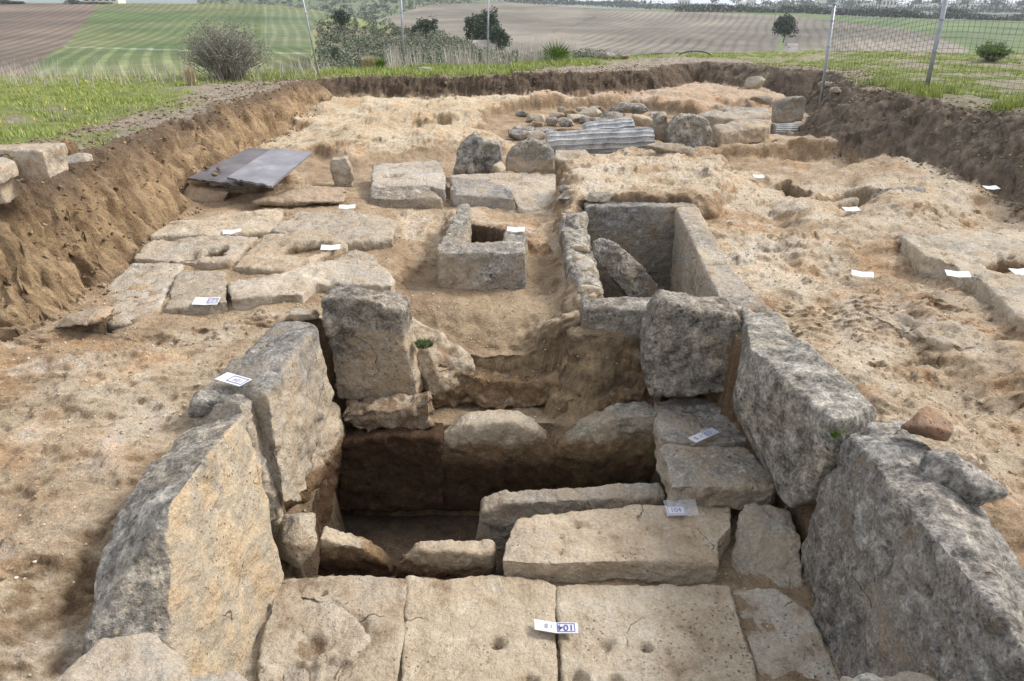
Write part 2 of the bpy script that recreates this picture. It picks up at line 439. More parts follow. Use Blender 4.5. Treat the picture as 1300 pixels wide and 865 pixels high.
# banks
streak = fbm(y * 9 + x * 3, (x + h) * 2.2, 0, 4, 1.0, .6, seed=41)
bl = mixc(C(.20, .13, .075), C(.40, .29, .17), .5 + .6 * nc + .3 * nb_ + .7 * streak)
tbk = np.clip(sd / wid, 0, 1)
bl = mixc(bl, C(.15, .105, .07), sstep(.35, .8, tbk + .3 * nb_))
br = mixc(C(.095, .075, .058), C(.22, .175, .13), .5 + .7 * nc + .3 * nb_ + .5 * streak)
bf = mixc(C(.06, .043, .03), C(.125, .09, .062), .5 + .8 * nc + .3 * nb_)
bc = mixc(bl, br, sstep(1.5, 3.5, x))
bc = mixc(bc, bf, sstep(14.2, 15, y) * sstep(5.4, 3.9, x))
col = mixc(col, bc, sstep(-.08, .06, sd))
# plateau: turf with a trampled strip next to the cut
turf = mixc(C(.12, .165, .035), C(.22, .23, .08), .5 + .8 * nb_)
dry = mixc(C(.20, .165, .125), C(.32, .275, .225), .5 + .8 * nc)
dist_edge = sd - wid
gm = sstep(.3, 1.7, dist_edge + 1.2 * na + .6 * nb_ - .25) 
gm = np.where(x > 0, sstep(-.1, .4, dist_edge + .6 * na + .2 * nb_), gm)
gm = np.where((y > 14.9) & (x < 0), sstep(-.2, .35, dist_edge + .3 * nb_), gm)
gm = np.where((y > 15) & (x > .5) & (x < 5.5), sstep(1.0, 2.2, dist_edge + .5 * nb_), gm)
gm = gm * (1 - .75 * sstep(.15, .5, na) * sstep(3, 5, x))
pc = mixc(dry, turf, gm)
col = mixc(col, pc, top)
GRASS = gm * top
idx = np.arange(len(x)).reshape(sh)
Fg = np.stack([idx[:-1, :-1], idx[:-1, 1:], idx[1:, 1:], idx[1:, :-1]], -1).reshape(-1, 4)
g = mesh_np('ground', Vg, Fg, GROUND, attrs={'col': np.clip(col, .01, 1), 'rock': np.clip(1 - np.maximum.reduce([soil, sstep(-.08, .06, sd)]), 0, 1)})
tag(g, kind='structure')
def Vgrid(ix, iy): return Vg[iy * sh[1] + ix]

# ------------------------------------------------------------------ rocks
_RS = [100]
def remesh(bm, vox):
    me = bpy.data.meshes.new('tmp'); bm.to_mesh(me); bm.free()
    o = bpy.data.objects.new('tmp', me); COL.objects.link(o)
    md = o.modifiers.new('r', 'REMESH'); md.mode = 'VOXEL'; md.voxel_size = vox; md.adaptivity = 0
    dg = bpy.context.evaluated_depsgraph_get(); dg.update()
    m2 = bpy.data.meshes.new_from_object(o.evaluated_get(dg))
    n = len(m2.vertices); V = np.empty(n * 3, np.float32); m2.vertices.foreach_get('co', V)
    nl = len(m2.loops); L = np.empty(nl, np.int32); m2.loops.foreach_get('vertex_index', L)
    ls = np.empty(len(m2.polygons), np.int32); m2.polygons.foreach_get('loop_total', ls)
    bpy.data.objects.remove(o); bpy.data.meshes.remove(me); bpy.data.meshes.remove(m2)
    assert (ls == 4).all()
    return V.reshape(-1, 3).astype(float), L.reshape(-1, 4)
def smooth(V, Fq, it, lam=.6):
    E = np.concatenate([Fq[:, [0, 1]], Fq[:, [1, 2]], Fq[:, [2, 3]], Fq[:, [3, 0]]])
    a = np.concatenate([E[:, 0], E[:, 1]]); b = np.concatenate([E[:, 1], E[:, 0]])
    cnt = np.bincount(a, minlength=len(V))[:, None]
    for _ in range(it):
        s = np.stack([np.bincount(a, weights=V[b, k], minlength=len(V)) for k in range(3)], 1)
        V = V + lam * (s / cnt - V)
    return V
def vnormals(V, Fq):
    n = np.cross(V[Fq[:, 2]] - V[Fq[:, 0]], V[Fq[:, 3]] - V[Fq[:, 1]])
    r = np.zeros_like(V)
    for k in range(4):
        for c in range(3): r[:, c] += np.bincount(Fq[:, k], weights=n[:, c], minlength=len(V))
    return r / (np.linalg.norm(r, axis=1, keepdims=True) + 1e-12)
def finish_rock(name, bm, vox, sm, a1, a2, a3, pat, topw, soil, soilh, warm, moss, pits, chips, patfn, mat, parent, flat_top=0.0):
    _RS[0] += 1; sd_ = _RS[0]
    V, Fq = remesh(bm, vox)
    V = smooth(V, Fq, sm)
    nn = vnormals(V, Fq)
    X_, Y_, Z_ = V.T
    up = np.clip(nn[:, 2], 0, 1)
    q = fbm(X_, Y_, Z_, 3, 3.0, seed=sd_)
    d = a1 * q + a2 * fbm(X_, Y_, Z_, 4, 9, .6, seed=sd_ + .3) * (1 - flat_top * up) + a3 * fbm(X_, Y_, Z_, 3, 34, .6, seed=sd_ + .6)
    if chips: d = d - chips * sstep(.25, .6, fbm(X_, Y_, Z_, 3, 6, seed=sd_ + .8))
    pd = np.zeros(len(V))
    for p, r, dep in pits:
        dd = np.sqrt(((V - np.array(p)) ** 2).sum(1)) + .25 * r * fbm(X_, Y_, Z_, 3, 1.6 / r, seed=sd_)
        k = 1 - sstep(r * (.8 if dep > .1 else .45), r, dd)
        pd += k * (1 if dep <= .1 else 4.5); d = d - dep * k
    V = V + nn * d[:, None]
    nn = vnormals(V, Fq)
    up = np.clip(nn[:, 2], -1, 1)
    q2 = fbm(X_, Y_, Z_, 4, 2.2, seed=sd_ + .9)
    P_ = pat + topw * sstep(.2, .8, up) + .25 * q2
    if patfn is not None: P_ = patfn(V, nn, P_, q2)
    zmin = V[:, 2].min()
    S_ = (soil(V, nn, q2) if callable(soil) else soil) + (1 - sstep(0, max(soilh, 1e-3), V[:, 2] - zmin + .06 * q2)) * (soilh > 0) * .9 + np.where(pd > 1, np.clip(pd, 0, 6) * .4, np.clip(pd, 0, 1) * .35)  # last term: deep holes also get shade painted into their colour
    loc = (float(V[:, 0].mean()), float(V[:, 1].mean()), float(zmin))
    o = mesh_np(name, V, Fq, mat, parent, attrs={'pat': P_, 'soil': S_, 'warm': np.full(len(V), warm) if not callable(warm) else warm(V, nn, q2), 'moss': np.full(len(V), moss) if not callable(moss) else moss(V, nn)}, loc=loc)
    return o
def rock(name, label, cat, rings=None, hull=None, vox=.02, sm=2, a1=.018, a2=.014, a3=.006, pat=.5, topw=.2, soil=.05, soilh=0.0, warm=0.0, moss=0.0,
         pits=(), chips=.012, patfn=None, group=None, mat=None, parent=None, flat_top=0.0, extra=None):
    bm = bmesh.new()
    if hull is not None:
        for p in hull: bm.verts.new(p)
        bmesh.ops.convex_hull(bm, input=bm.verts)
        bm.verts.ensure_lookup_table()
        lo = [v for v in bm.verts if not v.link_faces]
        for v in lo: bm.verts.remove(v)
    else:
        A, B = rings
        va = [bm.verts.new(p) for p in A]; vb = [bm.verts.new(p) for p in B]
        n = len(va)
        fs = [bm.faces.new(va), bm.faces.new(vb[::-1])]
        for i in range(n): bm.faces.new((va[(i + 1) % n], va[i], vb[i], vb[(i + 1) % n]))
        bmesh.ops.triangulate(bm, faces=fs)
    bmesh.ops.recalc_face_normals(bm, faces=bm.faces)
    o = finish_rock(name, bm, vox, sm, a1, a2, a3, pat, topw, soil, soilh, warm, moss, pits, chips, patfn, mat or STONE, parent, flat_top)
    if parent is None: tag(o, label, cat, group)
    return o
def slab(name, label, cat, top, thick, **kw):
    """top: [(px,py,z)], goes straight down by thick"""
    A = [W(*p) for p in top]
    sx, sy = kw.pop('shift', (0, 0))
    B = [(p[0] + sx, p[1] + sy, p[2] - thick) for p in A]
    return rock(name, label, cat, rings=(A, B), **kw)
def upright(name, label, cat, face, y, thick, lean=0.0, skew=0.0, zb=None, **kw):
    """face: outline [(px,py)] on the plane at distance y (leaning), pushed back by thick"""
    A = []
    for px, py in face:
        yy = y
        for _ in range(4):
            p = D(px, py, yy); yy = y + lean * p[2]
        A.append(D(px, py, yy))
    B = [(p[0] + skew, p[1] + thick, p[2]) for p in A]
    return rock(name, label, cat, rings=(A, B), **kw)
def boulder(name, label, cat, c, s, seed, flat=.0, rot=0.0, **kw):
    r = random.Random(seed)
    pts = []
    for i in range(16):
        v = Vector((r.gauss(0, 1), r.gauss(0, 1), r.gauss(0, 1))).normalized()
        v = Vector((math.copysign(abs(v.x) ** .7, v.x), math.copysign(abs(v.y) ** .7, v.y), math.copysign(abs(v.z) ** .7, v.z))) * r.uniform(.85, 1.05)
        p = Vector((v.x * s[0] / 2, v.y * s[1] / 2, v.z * s[2] / 2))
        p.rotate(Matrix.Rotation(rot, 3, 'Z'))
        pts.append((c[0] + p.x, c[1] + p.y, c[2] + p.z))
    m = min(s)
    kw.setdefault('vox', max(.007, m * .07)); kw.setdefault('sm', 2)
    kw.setdefault('a1', m * .05); kw.setdefault('a2', m * .04); kw.setdefault('a3', m * .015); kw.setdefault('chips', m * .03)
    return rock(name, label, cat, hull=pts, **kw)

# ================================================================== MAIN TOMB : uprights
def p_in(V, nn, P, q):   # inner faces (towards the tomb) keep the fresh buff stone, the rest is grey
    f = sstep(.35, .8, nn[:, 0])
    return P * (1 - f) + f * (.14 + .4 * q + .42 * sstep(-.08, .2, V[:, 2] + .1 * q))
rock('stone_slab', 'nearest big slab on the left, with grey end and smooth peach coloured inner face', 'stone slab',
     hull=[X(310, 524, -1.25), X(262, 578, -1.23), X(217, 640, -1.24), X(222, 862, -1.2), (-1.2, 1.7, -.82), (-1.16, 2.3, -.82), (-1.16, 2.95, -.75), X(350, 712, -1.2), X(332, 600, -1.22),
           W(168, 615, .16), W(236, 545, .13), W(196, 585, .17), W(105, 812, -.1), W(128, 700, .02), (-1.55, 1.7, -.82), (-1.45, 3.05, -.82), (-1.46, 3.05, 0)],
     vox=.012, sm=3, a1=.018, a2=.010, a3=.004, pat=1.0, topw=.05, warm=.85, patfn=p_in, soilh=.12, chips=.008, group='upright slabs of the large tomb')
rock('stone_slab', 'long left slab of the large tomb with ragged grooved near edge beside a label', 'stone slab',
     hull=[X(340, 500, -1.2), X(378, 440, -1.18), X(402, 414, -1.16), X(424, 498, -1.13), X(412, 560, -1.13), X(384, 640, -1.13), X(362, 640, -1.16), X(345, 560, -1.22),
           W(268, 490, .13), W(292, 455, .12), W(352, 412, .08), W(395, 406, .06), (-1.5, 4.4, -.6), (-1.45, 3.5, -.6), (-1.5, 3.4, 0)],
     vox=.013, a1=.02, a2=.012, a3=.004, pat=.5, topw=.25, warm=.45, patfn=p_in, chips=.02, group='upright slabs of the large tomb')
rock('stone_slab', 'narrow rough slab wedged between the two large left slabs of the tomb', 'stone slab',
     hull=[X(304, 512, -1.3), X(335, 505, -1.27), X(348, 640, -1.22), X(358, 660, -1.2), X(318, 560, -1.3), W(238, 505, .12), W(270, 482, .12), (-1.5, 3.0, -.6), (-1.5, 3.4, -.6), (-1.3, 3.35, -.6)],
     vox=.013, a1=.02, a2=.016, a3=.005, pat=.35, topw=.4, chips=.02, group='upright slabs of the large tomb')
upright('stone_slab', 'squarish upright slab at the far left tomb corner, dark grey top, tan lower half', 'stone slab',
     [(406, 380), (440, 378), (480, 384), (509, 396), (514, 440), (531, 505), (520, 514), (470, 511), (427, 506), (424, 470), (412, 420)], 4.42, .22, lean=-.04, skew=.03, vox=.013,
     pat=.45, topw=.2, warm=.6, a1=.018, a2=.010, patfn=lambda V, nn, P, q: P + .75 * sstep(-.3, .1, V[:, 2] + .12 * q) - .15, chips=.012, group='upright slabs of the large tomb')
upright('stone_slab', 'grey upright slab closing the far right corner of the large tomb, sloping top', 'stone slab',
     [(836, 392), (850, 384), (900, 398), (938, 400), (945, 430), (932, 500), (880, 503), (828, 503), (815, 470), (822, 430)], 4.3, .28, lean=.05, vox=.013,
     pat=1.0, topw=.2, a1=.02, a2=.010, chips=.01, group='upright slabs of the large tomb')
rock('stone_slab', 'long tall grey slab in the right side of the large tomb, its top stepped halfway', 'stone slab',
     hull=[W(943, 392, .12), W(985, 398, .1), W(1012, 432, .1), W(1040, 450, .16), W(1112, 516, .12), W(1062, 538, .12), W(1000, 470, .15), W(950, 440, .14), X(932, 505, 1.28), X(958, 560, 1.36), X(1001, 642, 1.45), X(1030, 632, 1.5), X(1062, 560, 1.52),
           (1.5, 4.4, -.6), (1.85, 3.4, -.6), (1.8, 3.1, -.3)],
     vox=.013, a1=.02, a2=.010, a3=.004, pat=.85, topw=.15, moss=.15, chips=.014, group='upright slabs of the large tomb')
rock('stone_slab', 'huge dark grey slab nearest the camera on the right, with a pitted top', 'stone slab',
     hull=[X(1076, 550, 1.55), W(1100, 533, .10), W(1150, 530, .08), W(1195, 580, .12), W(1245, 672, .08), W(1305, 765, .02), (1.84, 1.5, -.0), (1.8, 1.2, -.1), (1.46, 1.2, .02),
           X(1300, 822, 1.47), X(1240, 790, 1.5), X(1145, 665, 1.53), X(1020, 695, 1.54), (1.5, 3.1, -.82), (1.42, 2.3, -.82), (1.4, 1.2, -.82), (1.9, 1.2, -.82), (1.9, 3.1, -.8)],
     vox=.013, a1=.028, a2=.012, a3=.005, pat=.8, topw=.25, chips=.018, soilh=.06, warm=.3,
     pits=[(X(1168, 750, 1.47), .03, .03)] + [((1.6 + .12 * math.sin(i * 2.3), 1.9 + .17 * i, .12), .022 + .008 * (i % 3), .02) for i in range(7)], group='upright slabs of the large tomb')
# small stones on and beside them
boulder('loose_stone', 'dark grey stone lying on top of the left tomb slabs in front of a label', 'stone', W(268, 512, .10), (.26, .13, .14), 3, rot=.4, pat=1.0, vox=.01)
boulder('loose_stone', 'reddish brown stone sitting on the outer edge of the big right slab', 'stone', W(1175, 542, .19), (.22, .19, .17), 5, pat=-.2, soil=.2, warm=1, mat=RED, vox=.008)
boulder('loose_stone', 'oblong grey stone leaning on the outer edge of the big right slab', 'stone', W(1213, 607, .17), (.17, .38, .19), 8, rot=.55, pat=.95, vox=.01)
boulder('loose_stone', 'fist sized stone between the long left slab and the far left corner slab', 'stone', W(385, 400, .05), (.22, .16, .1), 12, pat=.2, soil=.2)
boulder('loose_stone', 'whitish rough stone at the bottom left corner of the picture', 'stone', W(145, 880, .0), (.52, .34, .3), 15, pat=.0, topw=.2, vox=.011)
boulder('loose_stone', 'pale flat stone cut by the bottom edge under the left slab', 'stone', W(270, 885, -.12), (.3, .16, .14), 17, pat=.2)
slab('stone_slab', 'pale end slab cut by the bottom right edge of the picture', 'stone slab', [(985, 878, -.15), (1060, 860, -.13), (1150, 850, -.08), (1230, 862, -.1), (1290, 905, -.1), (960, 905, -.2)], .35, pat=.15, topw=.3, vox=.013)

# ================================================================== pavement and pit
zf = -.75
pv = dict(vox=.011, sm=1, a1=.008, a2=.009, a3=.004, pat=.12, topw=.05, chips=.008, soil=.15, group='paving slabs of the tomb floor')
slab('paving_slab', 'left paving slab, broken and hollowed, with a torn scoop near the bottom edge', 'paving slab',
     [(338, 738, zf), (375, 730, zf), (440, 730, zf), (516, 733, zf), (511, 800, zf), (504, 900, zf), (300, 900, zf), (318, 820, zf)], .14,
     pits=[(W(395, 815, zf), .10, .03), (W(440, 800, zf), .10, .07), (W(418, 850, zf), .11, .06), (W(410, 755, zf), .022, .03)], **{**pv, 'a1': .014})
slab('paving_slab', 'second paving slab with a single round hole beside the label', 'paving slab',
     [(517, 731, zf), (560, 735, zf), (620, 730, zf), (684, 734, zf), (705, 742, zf), (707, 800, zf), (714, 900, zf), (506, 900, zf), (512, 800, zf)], .16,
     pits=[(W(632, 815, zf), .042, .05), (W(672, 862, zf), .045, .05), (W(560, 765, zf), .014, .012), (W(617, 838, zf), .02, .012)], **pv)
slab('paving_slab', 'third paving slab with a row of three worn hollows', 'paving slab',
     [(706, 741, zf), (800, 742, zf), (926, 742, zf), (942, 790, zf), (974, 900, zf), (715, 900, zf), (708, 800, zf)], .16,
     pits=[(W(770, 818, zf), .045, .03), (W(820, 822, zf), .035, .05), (W(848, 826, zf), .02, .03), (W(735, 862, zf), .05, .05), (W(780, 868, zf), .05, .05), (W(935, 778, zf), .018, .02)], **pv)
slab('paving_slab', 'sunken right paving slab with a narrow rectangular socket beside the big slab', 'paving slab',
     [(928, 748, zf - .03), (985, 745, zf - .03), (1030, 780, zf - .03), (1085, 900, zf - .03), (976, 900, zf - .03), (945, 800, zf - .03)], .14,
     pits=[(W(955, 783, zf), .05, .07), (W(978, 786, zf), .045, .07)], **{**pv, 'soil': .25})
# block standing in the opening and the thin slab behind it
rock('stone_block', 'thick pitted block lying across the right half of the pit, above the paving', 'stone block',
     rings=([W(640, 690, -.66), W(655, 658, -.66), W(700, 648, -.66), W(800, 643, -.66), W(926, 641, -.66), W(930, 668, -.66), W(912, 688, -.66), W(914, 714, -.66), W(800, 712, -.66), W(690, 716, -.66), W(637, 712, -.66)],
            [W(640, 690, -.66)[:2] + (-.85,), W(655, 658, -.66)[:2] + (-.85,), W(700, 648, -.66)[:2] + (-.85,), W(800, 643, -.66)[:2] + (-.85,), W(926, 641, -.66)[:2] + (-.85,), W(930, 668, -.66)[:2] + (-.85,), W(912, 688, -.66)[:2] + (-.85,), W(914, 714, -.66)[:2] + (-.85,), W(800, 712, -.66)[:2] + (-.85,), W(690, 716, -.66)[:2] + (-.85,), W(637, 712, -.66)[:2] + (-.85,)]),
     vox=.012, a1=.012, a2=.010, a3=.004, pat=.12, topw=.1, soil=.1, chips=.01,
     pits=[(W(733, 668, -.66), .02, .03), (W(712, 680, -.66), .02, .02), (W(822, 672, -.66), .018, .02), (W(712, 700, -.66), .025, .02), (W(760, 675, -.66), .015, .02)])
rock('stone_slab', 'thin mossy edged slab standing behind the thick pitted block', 'stone slab',
     rings=([D(606, 700, 3.62), D(612, 650, 3.62), D(640, 639, 3.62), D(700, 636, 3.62), D(845, 630, 3.62), D(845, 700, 3.62)],
            [(p[0], p[1] + .13, p[2]) for p in [D(606, 700, 3.62), D(612, 650, 3.62), D(640, 639, 3.62), D(700, 636, 3.62), D(845, 630, 3.62), D(845, 700, 3.62)]]),
     vox=.012, a1=.012, a2=.009, pat=.2, moss=lambda V, nn: .22 * sstep(.1, .6, -nn[:, 1]) + .1, chips=.012)
rock('broken_slab', 'left broken slab edge rising inside the front of the dark pit', 'stone slab',
     rings=([D(405, 735, 3.17), D(406, 683, 3.17), D(430, 690, 3.17), D(462, 697, 3.17), D(490, 715, 3.17), D(504, 735, 3.17)],
            [(p[0], p[1] + .1, p[2]) for p in [D(405, 735, 3.17), D(406, 683, 3.17), D(430, 690, 3.17), D(462, 697, 3.17), D(490, 715, 3.17), D(504, 735, 3.17)]]),
     vox=.011, a1=.012, a2=.01, pat=.0, warm=.5, soil=lambda V, nn, q: .15 + 1.9 * sstep(.03, .2, V[:, 2].max() - V[:, 2] + .05 * q))  # face below the top edge painted dark as pit shade
rock('broken_slab', 'right broken slab edge rising inside the front of the dark pit', 'stone slab',
     rings=([D(500, 737, 3.17), D(505, 716, 3.17), D(530, 699, 3.17), D(575, 700, 3.17), D(625, 702, 3.17), D(628, 737, 3.17)],
            [(p[0], p[1] + .1, p[2]) for p in [D(500, 737, 3.17), D(505, 716, 3.17), D(530, 699, 3.17), D(575, 700, 3.17), D(625, 702, 3.17), D(628, 737, 3.17)]]),
     vox=.011, a1=.012, a2=.01, pat=.0, warm=.5, soil=lambda V, nn, q: .15 + 1.9 * sstep(.03, .2, V[:, 2].max() - V[:, 2] + .05 * q))  # same painted pit shade below the rim
boulder('loose_stone', 'large porous stone between the left paving slab and the dark pit', 'stone', D(376, 684, 3.2), (.26, .3, .34), 23, pat=.1, soil=.2, vox=.011)
boulder('loose_stone', 'small upright stone wedged against the left slab above the paving', 'stone', D(350, 660, 3.25), (.13, .16, .3), 25, pat=.1, soil=.2, warm=.5)
# ledge under the far left corner slab, pit sides
upright('stone_block', 'angular ledge block under the far left corner slab', 'stone block', [(430, 524), (470, 520), (520, 520), (545, 508), (548, 545), (535, 553), (500, 549), (470, 556), (436, 545)], 4.22, .2, vox=.013, pat=.1, topw=.1, soil=.55, chips=.035, a1=.03)
rock('stone_block', 'cracked block lining the left side of the dark pit', 'stone block',
     hull=[X(396, 560, -1.2), X(428, 514, -1.15), X(438, 545, -1.1), X(410, 575, -1.19), X(400, 640, -1.2), (-1.2, 3.45, -1.3), (-1.18, 4.25, -1.3), (-1.45, 3.4, -1.3), (-1.45, 4.4, -.5), (-1.4, 3.5, -.62), (-1.4, 4.4, -1.3)],
     vox=.014, pat=.1, soil=lambda V, nn, q: .2 + 1.9 * sstep(.15, .35, V[:, 2].max() - V[:, 2] + .1 * q), a1=.025, chips=.02)  # lower part darkened: pit shade put into the colour
pl = dict(vox=.013, a1=.015, a2=.01, chips=.015)
upright('stone_slab', 'pale topped slab in the far wall of the dark pit, chipped at its right end', 'stone slab', [(540, 590), (552, 560), (592, 539), (650, 534), (682, 546), (706, 574), (706, 650), (540, 650)], 4.2, .16, pat=.1, soil=lambda V, nn, q: .2 + 1.9 * sstep(.05, .42, V[:, 2].max() - V[:, 2] + .05 * q), **pl)  # colour darkens downward as painted shade of the pit
upright('stone_slab', 'broken slab with a green stained face in the right far wall of the dark pit', 'stone slab', [(690, 590), (712, 566), (745, 545), (780, 529), (835, 526), (846, 560), (846, 650), (690, 650)], 4.19, .2, pat=.4, soil=lambda V, nn, q: .2 + 1.8 * sstep(.08, .5, V[:, 2].max() - V[:, 2] + .05 * q), moss=.45, **pl)  # shade painted down the face, besides the green stain
upright('stone_slab', 'dark shaded slab in the left far wall of the dark pit', 'stone slab', [(405, 566), (500, 552), (560, 556), (562, 650), (405, 650)], 4.15, .2, pat=-.5, soil=2.2, **pl)  # whole slab coloured as if in the pit's shade
for nm, face, yy_ in (('earth_bank', [(540, 520), (540, 470), (560, 462), (600, 478), (640, 482), (690, 486), (740, 480), (780, 468), (815, 452), (835, 445), (840, 520)], 4.66),):
    o = upright(nm, None, None, face, yy_, .4, lean=.25, vox=.012, sm=1, a1=.05, a2=.035, a3=.008, pat=-.8, topw=0, chips=.03, soil=.75)
    o['kind'] = 'structure'
o = boulder('earth_bank', None, None, D(560, 495, 4.6), (.2, .25, .3), 222, pat=-.5, soil=.7, vox=.012, a1=.03, a2=.02); o['kind'] = 'structure'
# dark roots hanging in the cut face
rr0 = random.Random(9); sg = []
for i in range(26):
    px = rr0.choice([590, 700, 715, 690]) + rr0.uniform(-25, 25); p = Vector(D(px, rr0.uniform(475, 492), 4.6))
    for k in range(4):
        q = p + Vector((rr0.uniform(-.04, .04), rr0.uniform(-.015, .005), rr0.uniform(-.035, .01))); sg.append((p, q, .003, .002)); p = q
ROOTS = sg
# right hand ledge
slab('paving_slab', 'upper ledge slab at the foot of the far right corner slab, behind its label', 'paving slab', [(828, 507, -.52), (870, 504, -.52), (925, 502, -.52), (958, 560, -.54), (890, 565, -.54), (838, 556, -.54)], .2, pat=.25, topw=.2, vox=.012, a1=.01)
slab('paving_slab', 'cracked lower ledge slab overhanging the right side of the dark pit', 'paving slab', [(836, 562, -.51), (880, 566, -.51), (945, 566, -.51), (990, 610, -.53), (985, 618, -.53), (930, 618, -.53), (852, 618, -.51)], .17, pat=.3, topw=.2, vox=.012, a1=.012, moss=.15)
rock('stone_slab', 'tilted tan slab between the pitted block and the big right slab', 'stone slab',
     hull=[W(945, 640, -.62), W(1000, 640, -.62), W(1020, 680, -.66), W(1018, 745, -.8), W(960, 745, -.84), W(928, 735, -.84), W(935, 680, -.72), W(980, 640, -.62)[:2] + (-.95,), W(1018, 745, -.8)[:2] + (-.95,), W(930, 735, -.8)[:2] + (-.95,)],
     vox=.012, pat=.1, soil=.2, warm=.4, soilh=.12)
boulder('loose_stone', 'pinkish wedge stone under the stepped right slab', 'stone', D(1022, 655, 3.4), (.1, .12, .2), 31, pat=.0, warm=1, soil=.2)
# vertical lining: left side wall below the slabs and soil cheek right of the left corner slab
rock('earth_cheek', 'yellowish mossy earth bank to the right of the far left corner slab', 'earth bank',
     hull=[D(525, 425, 4.75), D(560, 428, 4.8), D(590, 450, 4.7), D(598, 465, 4.65), D(560, 470, 4.5), D(545, 505, 4.45), D(600, 508, 4.6), (-.8, 4.9, -.6), (-.3, 4.9, -.65), (-.75, 4.9, -.1), D(520, 470, 4.55)],
     vox=.014, a1=.04, a2=.025, pat=-.3, soil=.45, chips=.02, soilh=.2)
def tuft(name, label, cat, base, w, h, n, mat, seed, spread=.6, leafw=.008, droop=.3, group=None, parent=None):
    r = np.random.default_rng(seed)
    V = []; Fc = []
    for i in range(n):
        a = r.uniform(0, 2 * math.pi); rr = w * .5 * math.sqrt(r.uniform()) * .6
        b = np.array([rr * math.cos(a), rr * math.sin(a), 0])
        L = h * r.uniform(.5, 1.0)
        a2 = r.uniform(0, 2 * math.pi)
        dirv = np.array([math.cos(a2) * spread * r.uniform(0, 1), math.sin(a2) * spread * r.uniform(0, 1), 1.0])
        side = np.array([-math.sin(a2), math.cos(a2), 0]) * leafw * r.uniform(.6, 1.2)
        m = b + dirv * L * .55; t = b + dirv * L + np.array([dirv[0], dirv[1], -droop]) * L * .4
        k = len(V)
        V += [b - side, b + side, m + side * .8, m - side * .8, t]
        Fc += [(k, k + 1, k + 2, k + 3), (k + 3, k + 2, k + 4)]
    V = np.array(V)
    o = mesh_np(name, V, Fc, mat, parent, smooth=False)
    o.location = base
    if parent is None: tag(o, label, cat, group)
    return o
GREEN = flat_mat('leaf_green', (.12, .20, .035), .7, .5, 30)
GREEN_D = flat_mat('leaf_dark_green', (.06, .085, .03), .7, .5, 20)
GREYGREEN = flat_mat('grey_green_leaf', (.13, .15, .09), .8, .4, 10)
STRAW = flat_mat('straw', (.42, .35, .22), .8, .4, 10)
TWIG = flat_mat('grey_twig', (.30, .27, .24), .8, .4, 10)
tuft('moss_tuft', 'patch of green moss on the earth bank beside the far left corner slab', 'moss', (D(538, 437, 4.5)[0], 4.52, D(538, 440, 4.5)[2]), .2, .035, 350, GREEN_D, 4, 1.4, .004)
tuft('moss_tuft', 'small bright green sprig in the joint of the two right slabs', 'moss', W(1060, 555, .05), .05, .05, 60, GREEN, 5, 1.0, .004)

# ================================================================== SMALL BOX TOMB
bt = empty('box_tomb', (-.2, 6.1, -.2))
tag(bt, 'small open stone box in the middle, built of grey slabs set on edge', 'tomb')
kw = dict(vox=.013, sm=1, a1=.014, a2=.014, pat=.5, topw=.25, soilh=.2, parent=bt)
def child_rock(name, **k):
    o = rock(name, None, None, **k)
    o.location = Vector(o.location) - Vector(bt_loc)
    return o
bt_loc = (-.2, 6.1, -.2)
def box_wall(name, A, zb, **k):
    B = [(p[0], p[1], zb) for p in A]
    return child_rock(name, rings=(A, B), **k)
box_wall('wall_slab', [W(554, 310, .17), W(596, 307, .18), W(664, 306, .17), W(668, 321, .15), W(600, 321, .15), W(555, 321, .15)], -.28, **kw)
box_wall('wall_slab', [W(556, 312, .16), W(572, 285, .16), W(582, 258, .2), W(597, 257, .2), W(594, 285, .15), W(590, 310, .15)], -.28, **kw)
box_wall('wall_slab', [W(640, 306, .15), W(664, 306, .16), W(670, 298, .12), W(664, 292, .08), W(640, 292, .06)], -.28, **kw)
# ================================================================== RIGHT BOX TOMB
bt = empty('box_tomb', (1.1, 5.8, -.5)); bt_loc = (1.1, 5.8, -.5)
tag(bt, 'large open stone box right of centre with smooth pale slabs and rubble left side', 'tomb')
kw = dict(vox=.016, sm=2, a1=.008, a2=.006, pat=.35, topw=.12, soilh=.1, parent=bt, chips=.006)
box_wall('back_slab', [W(742, 262, .15), W(885, 262, .15), W(880, 255, .15), W(742, 254, .15)], -.85, **{**kw, 'pat': .5})
box_wall('side_slab', [W(858, 264, .15), W(886, 262, .15), W(925, 332, .13), W(893, 336, .13)], -.85, **kw)
box_wall('side_slab', [W(893, 338, .12), W(925, 334, .12), W(962, 376, .08), W(915, 380, .08)], -.85, **kw)
box_wall('front_slab', [W(738, 388, .06), W(738, 376, .08), W(850, 374, .08), W(965, 374, .08), W(975, 392, .06), W(860, 396, .06)], -.32, **{**kw, 'pat': .6, 'a1': .015})
box_wall('side_slab', [W(742, 262, .1), W(722, 262, .13), W(712, 270, .13), W(722, 330, .1), W(742, 378, .02), W(764, 378, .0), W(748, 300, .08)], -.65, **{**kw, 'pat': .8, 'a1': .025, 'a2': .02})
rock('fallen_slab', 'slab fallen diagonally into the right stone box', 'stone slab',
     hull=[W(751, 304, .02), W(762, 300, .04), W(782, 307, .02), W(806, 328, -.14), W(846, 374, -.48), W(800, 380, -.46), W(774, 340, -.2), W(752, 326, -.1), W(846, 380, -.55), W(802, 386, -.55)],
     vox=.013, pat=.7, topw=.2, a1=.012, sm=1)
rb = 'rubble stones along the left side of the right stone box'
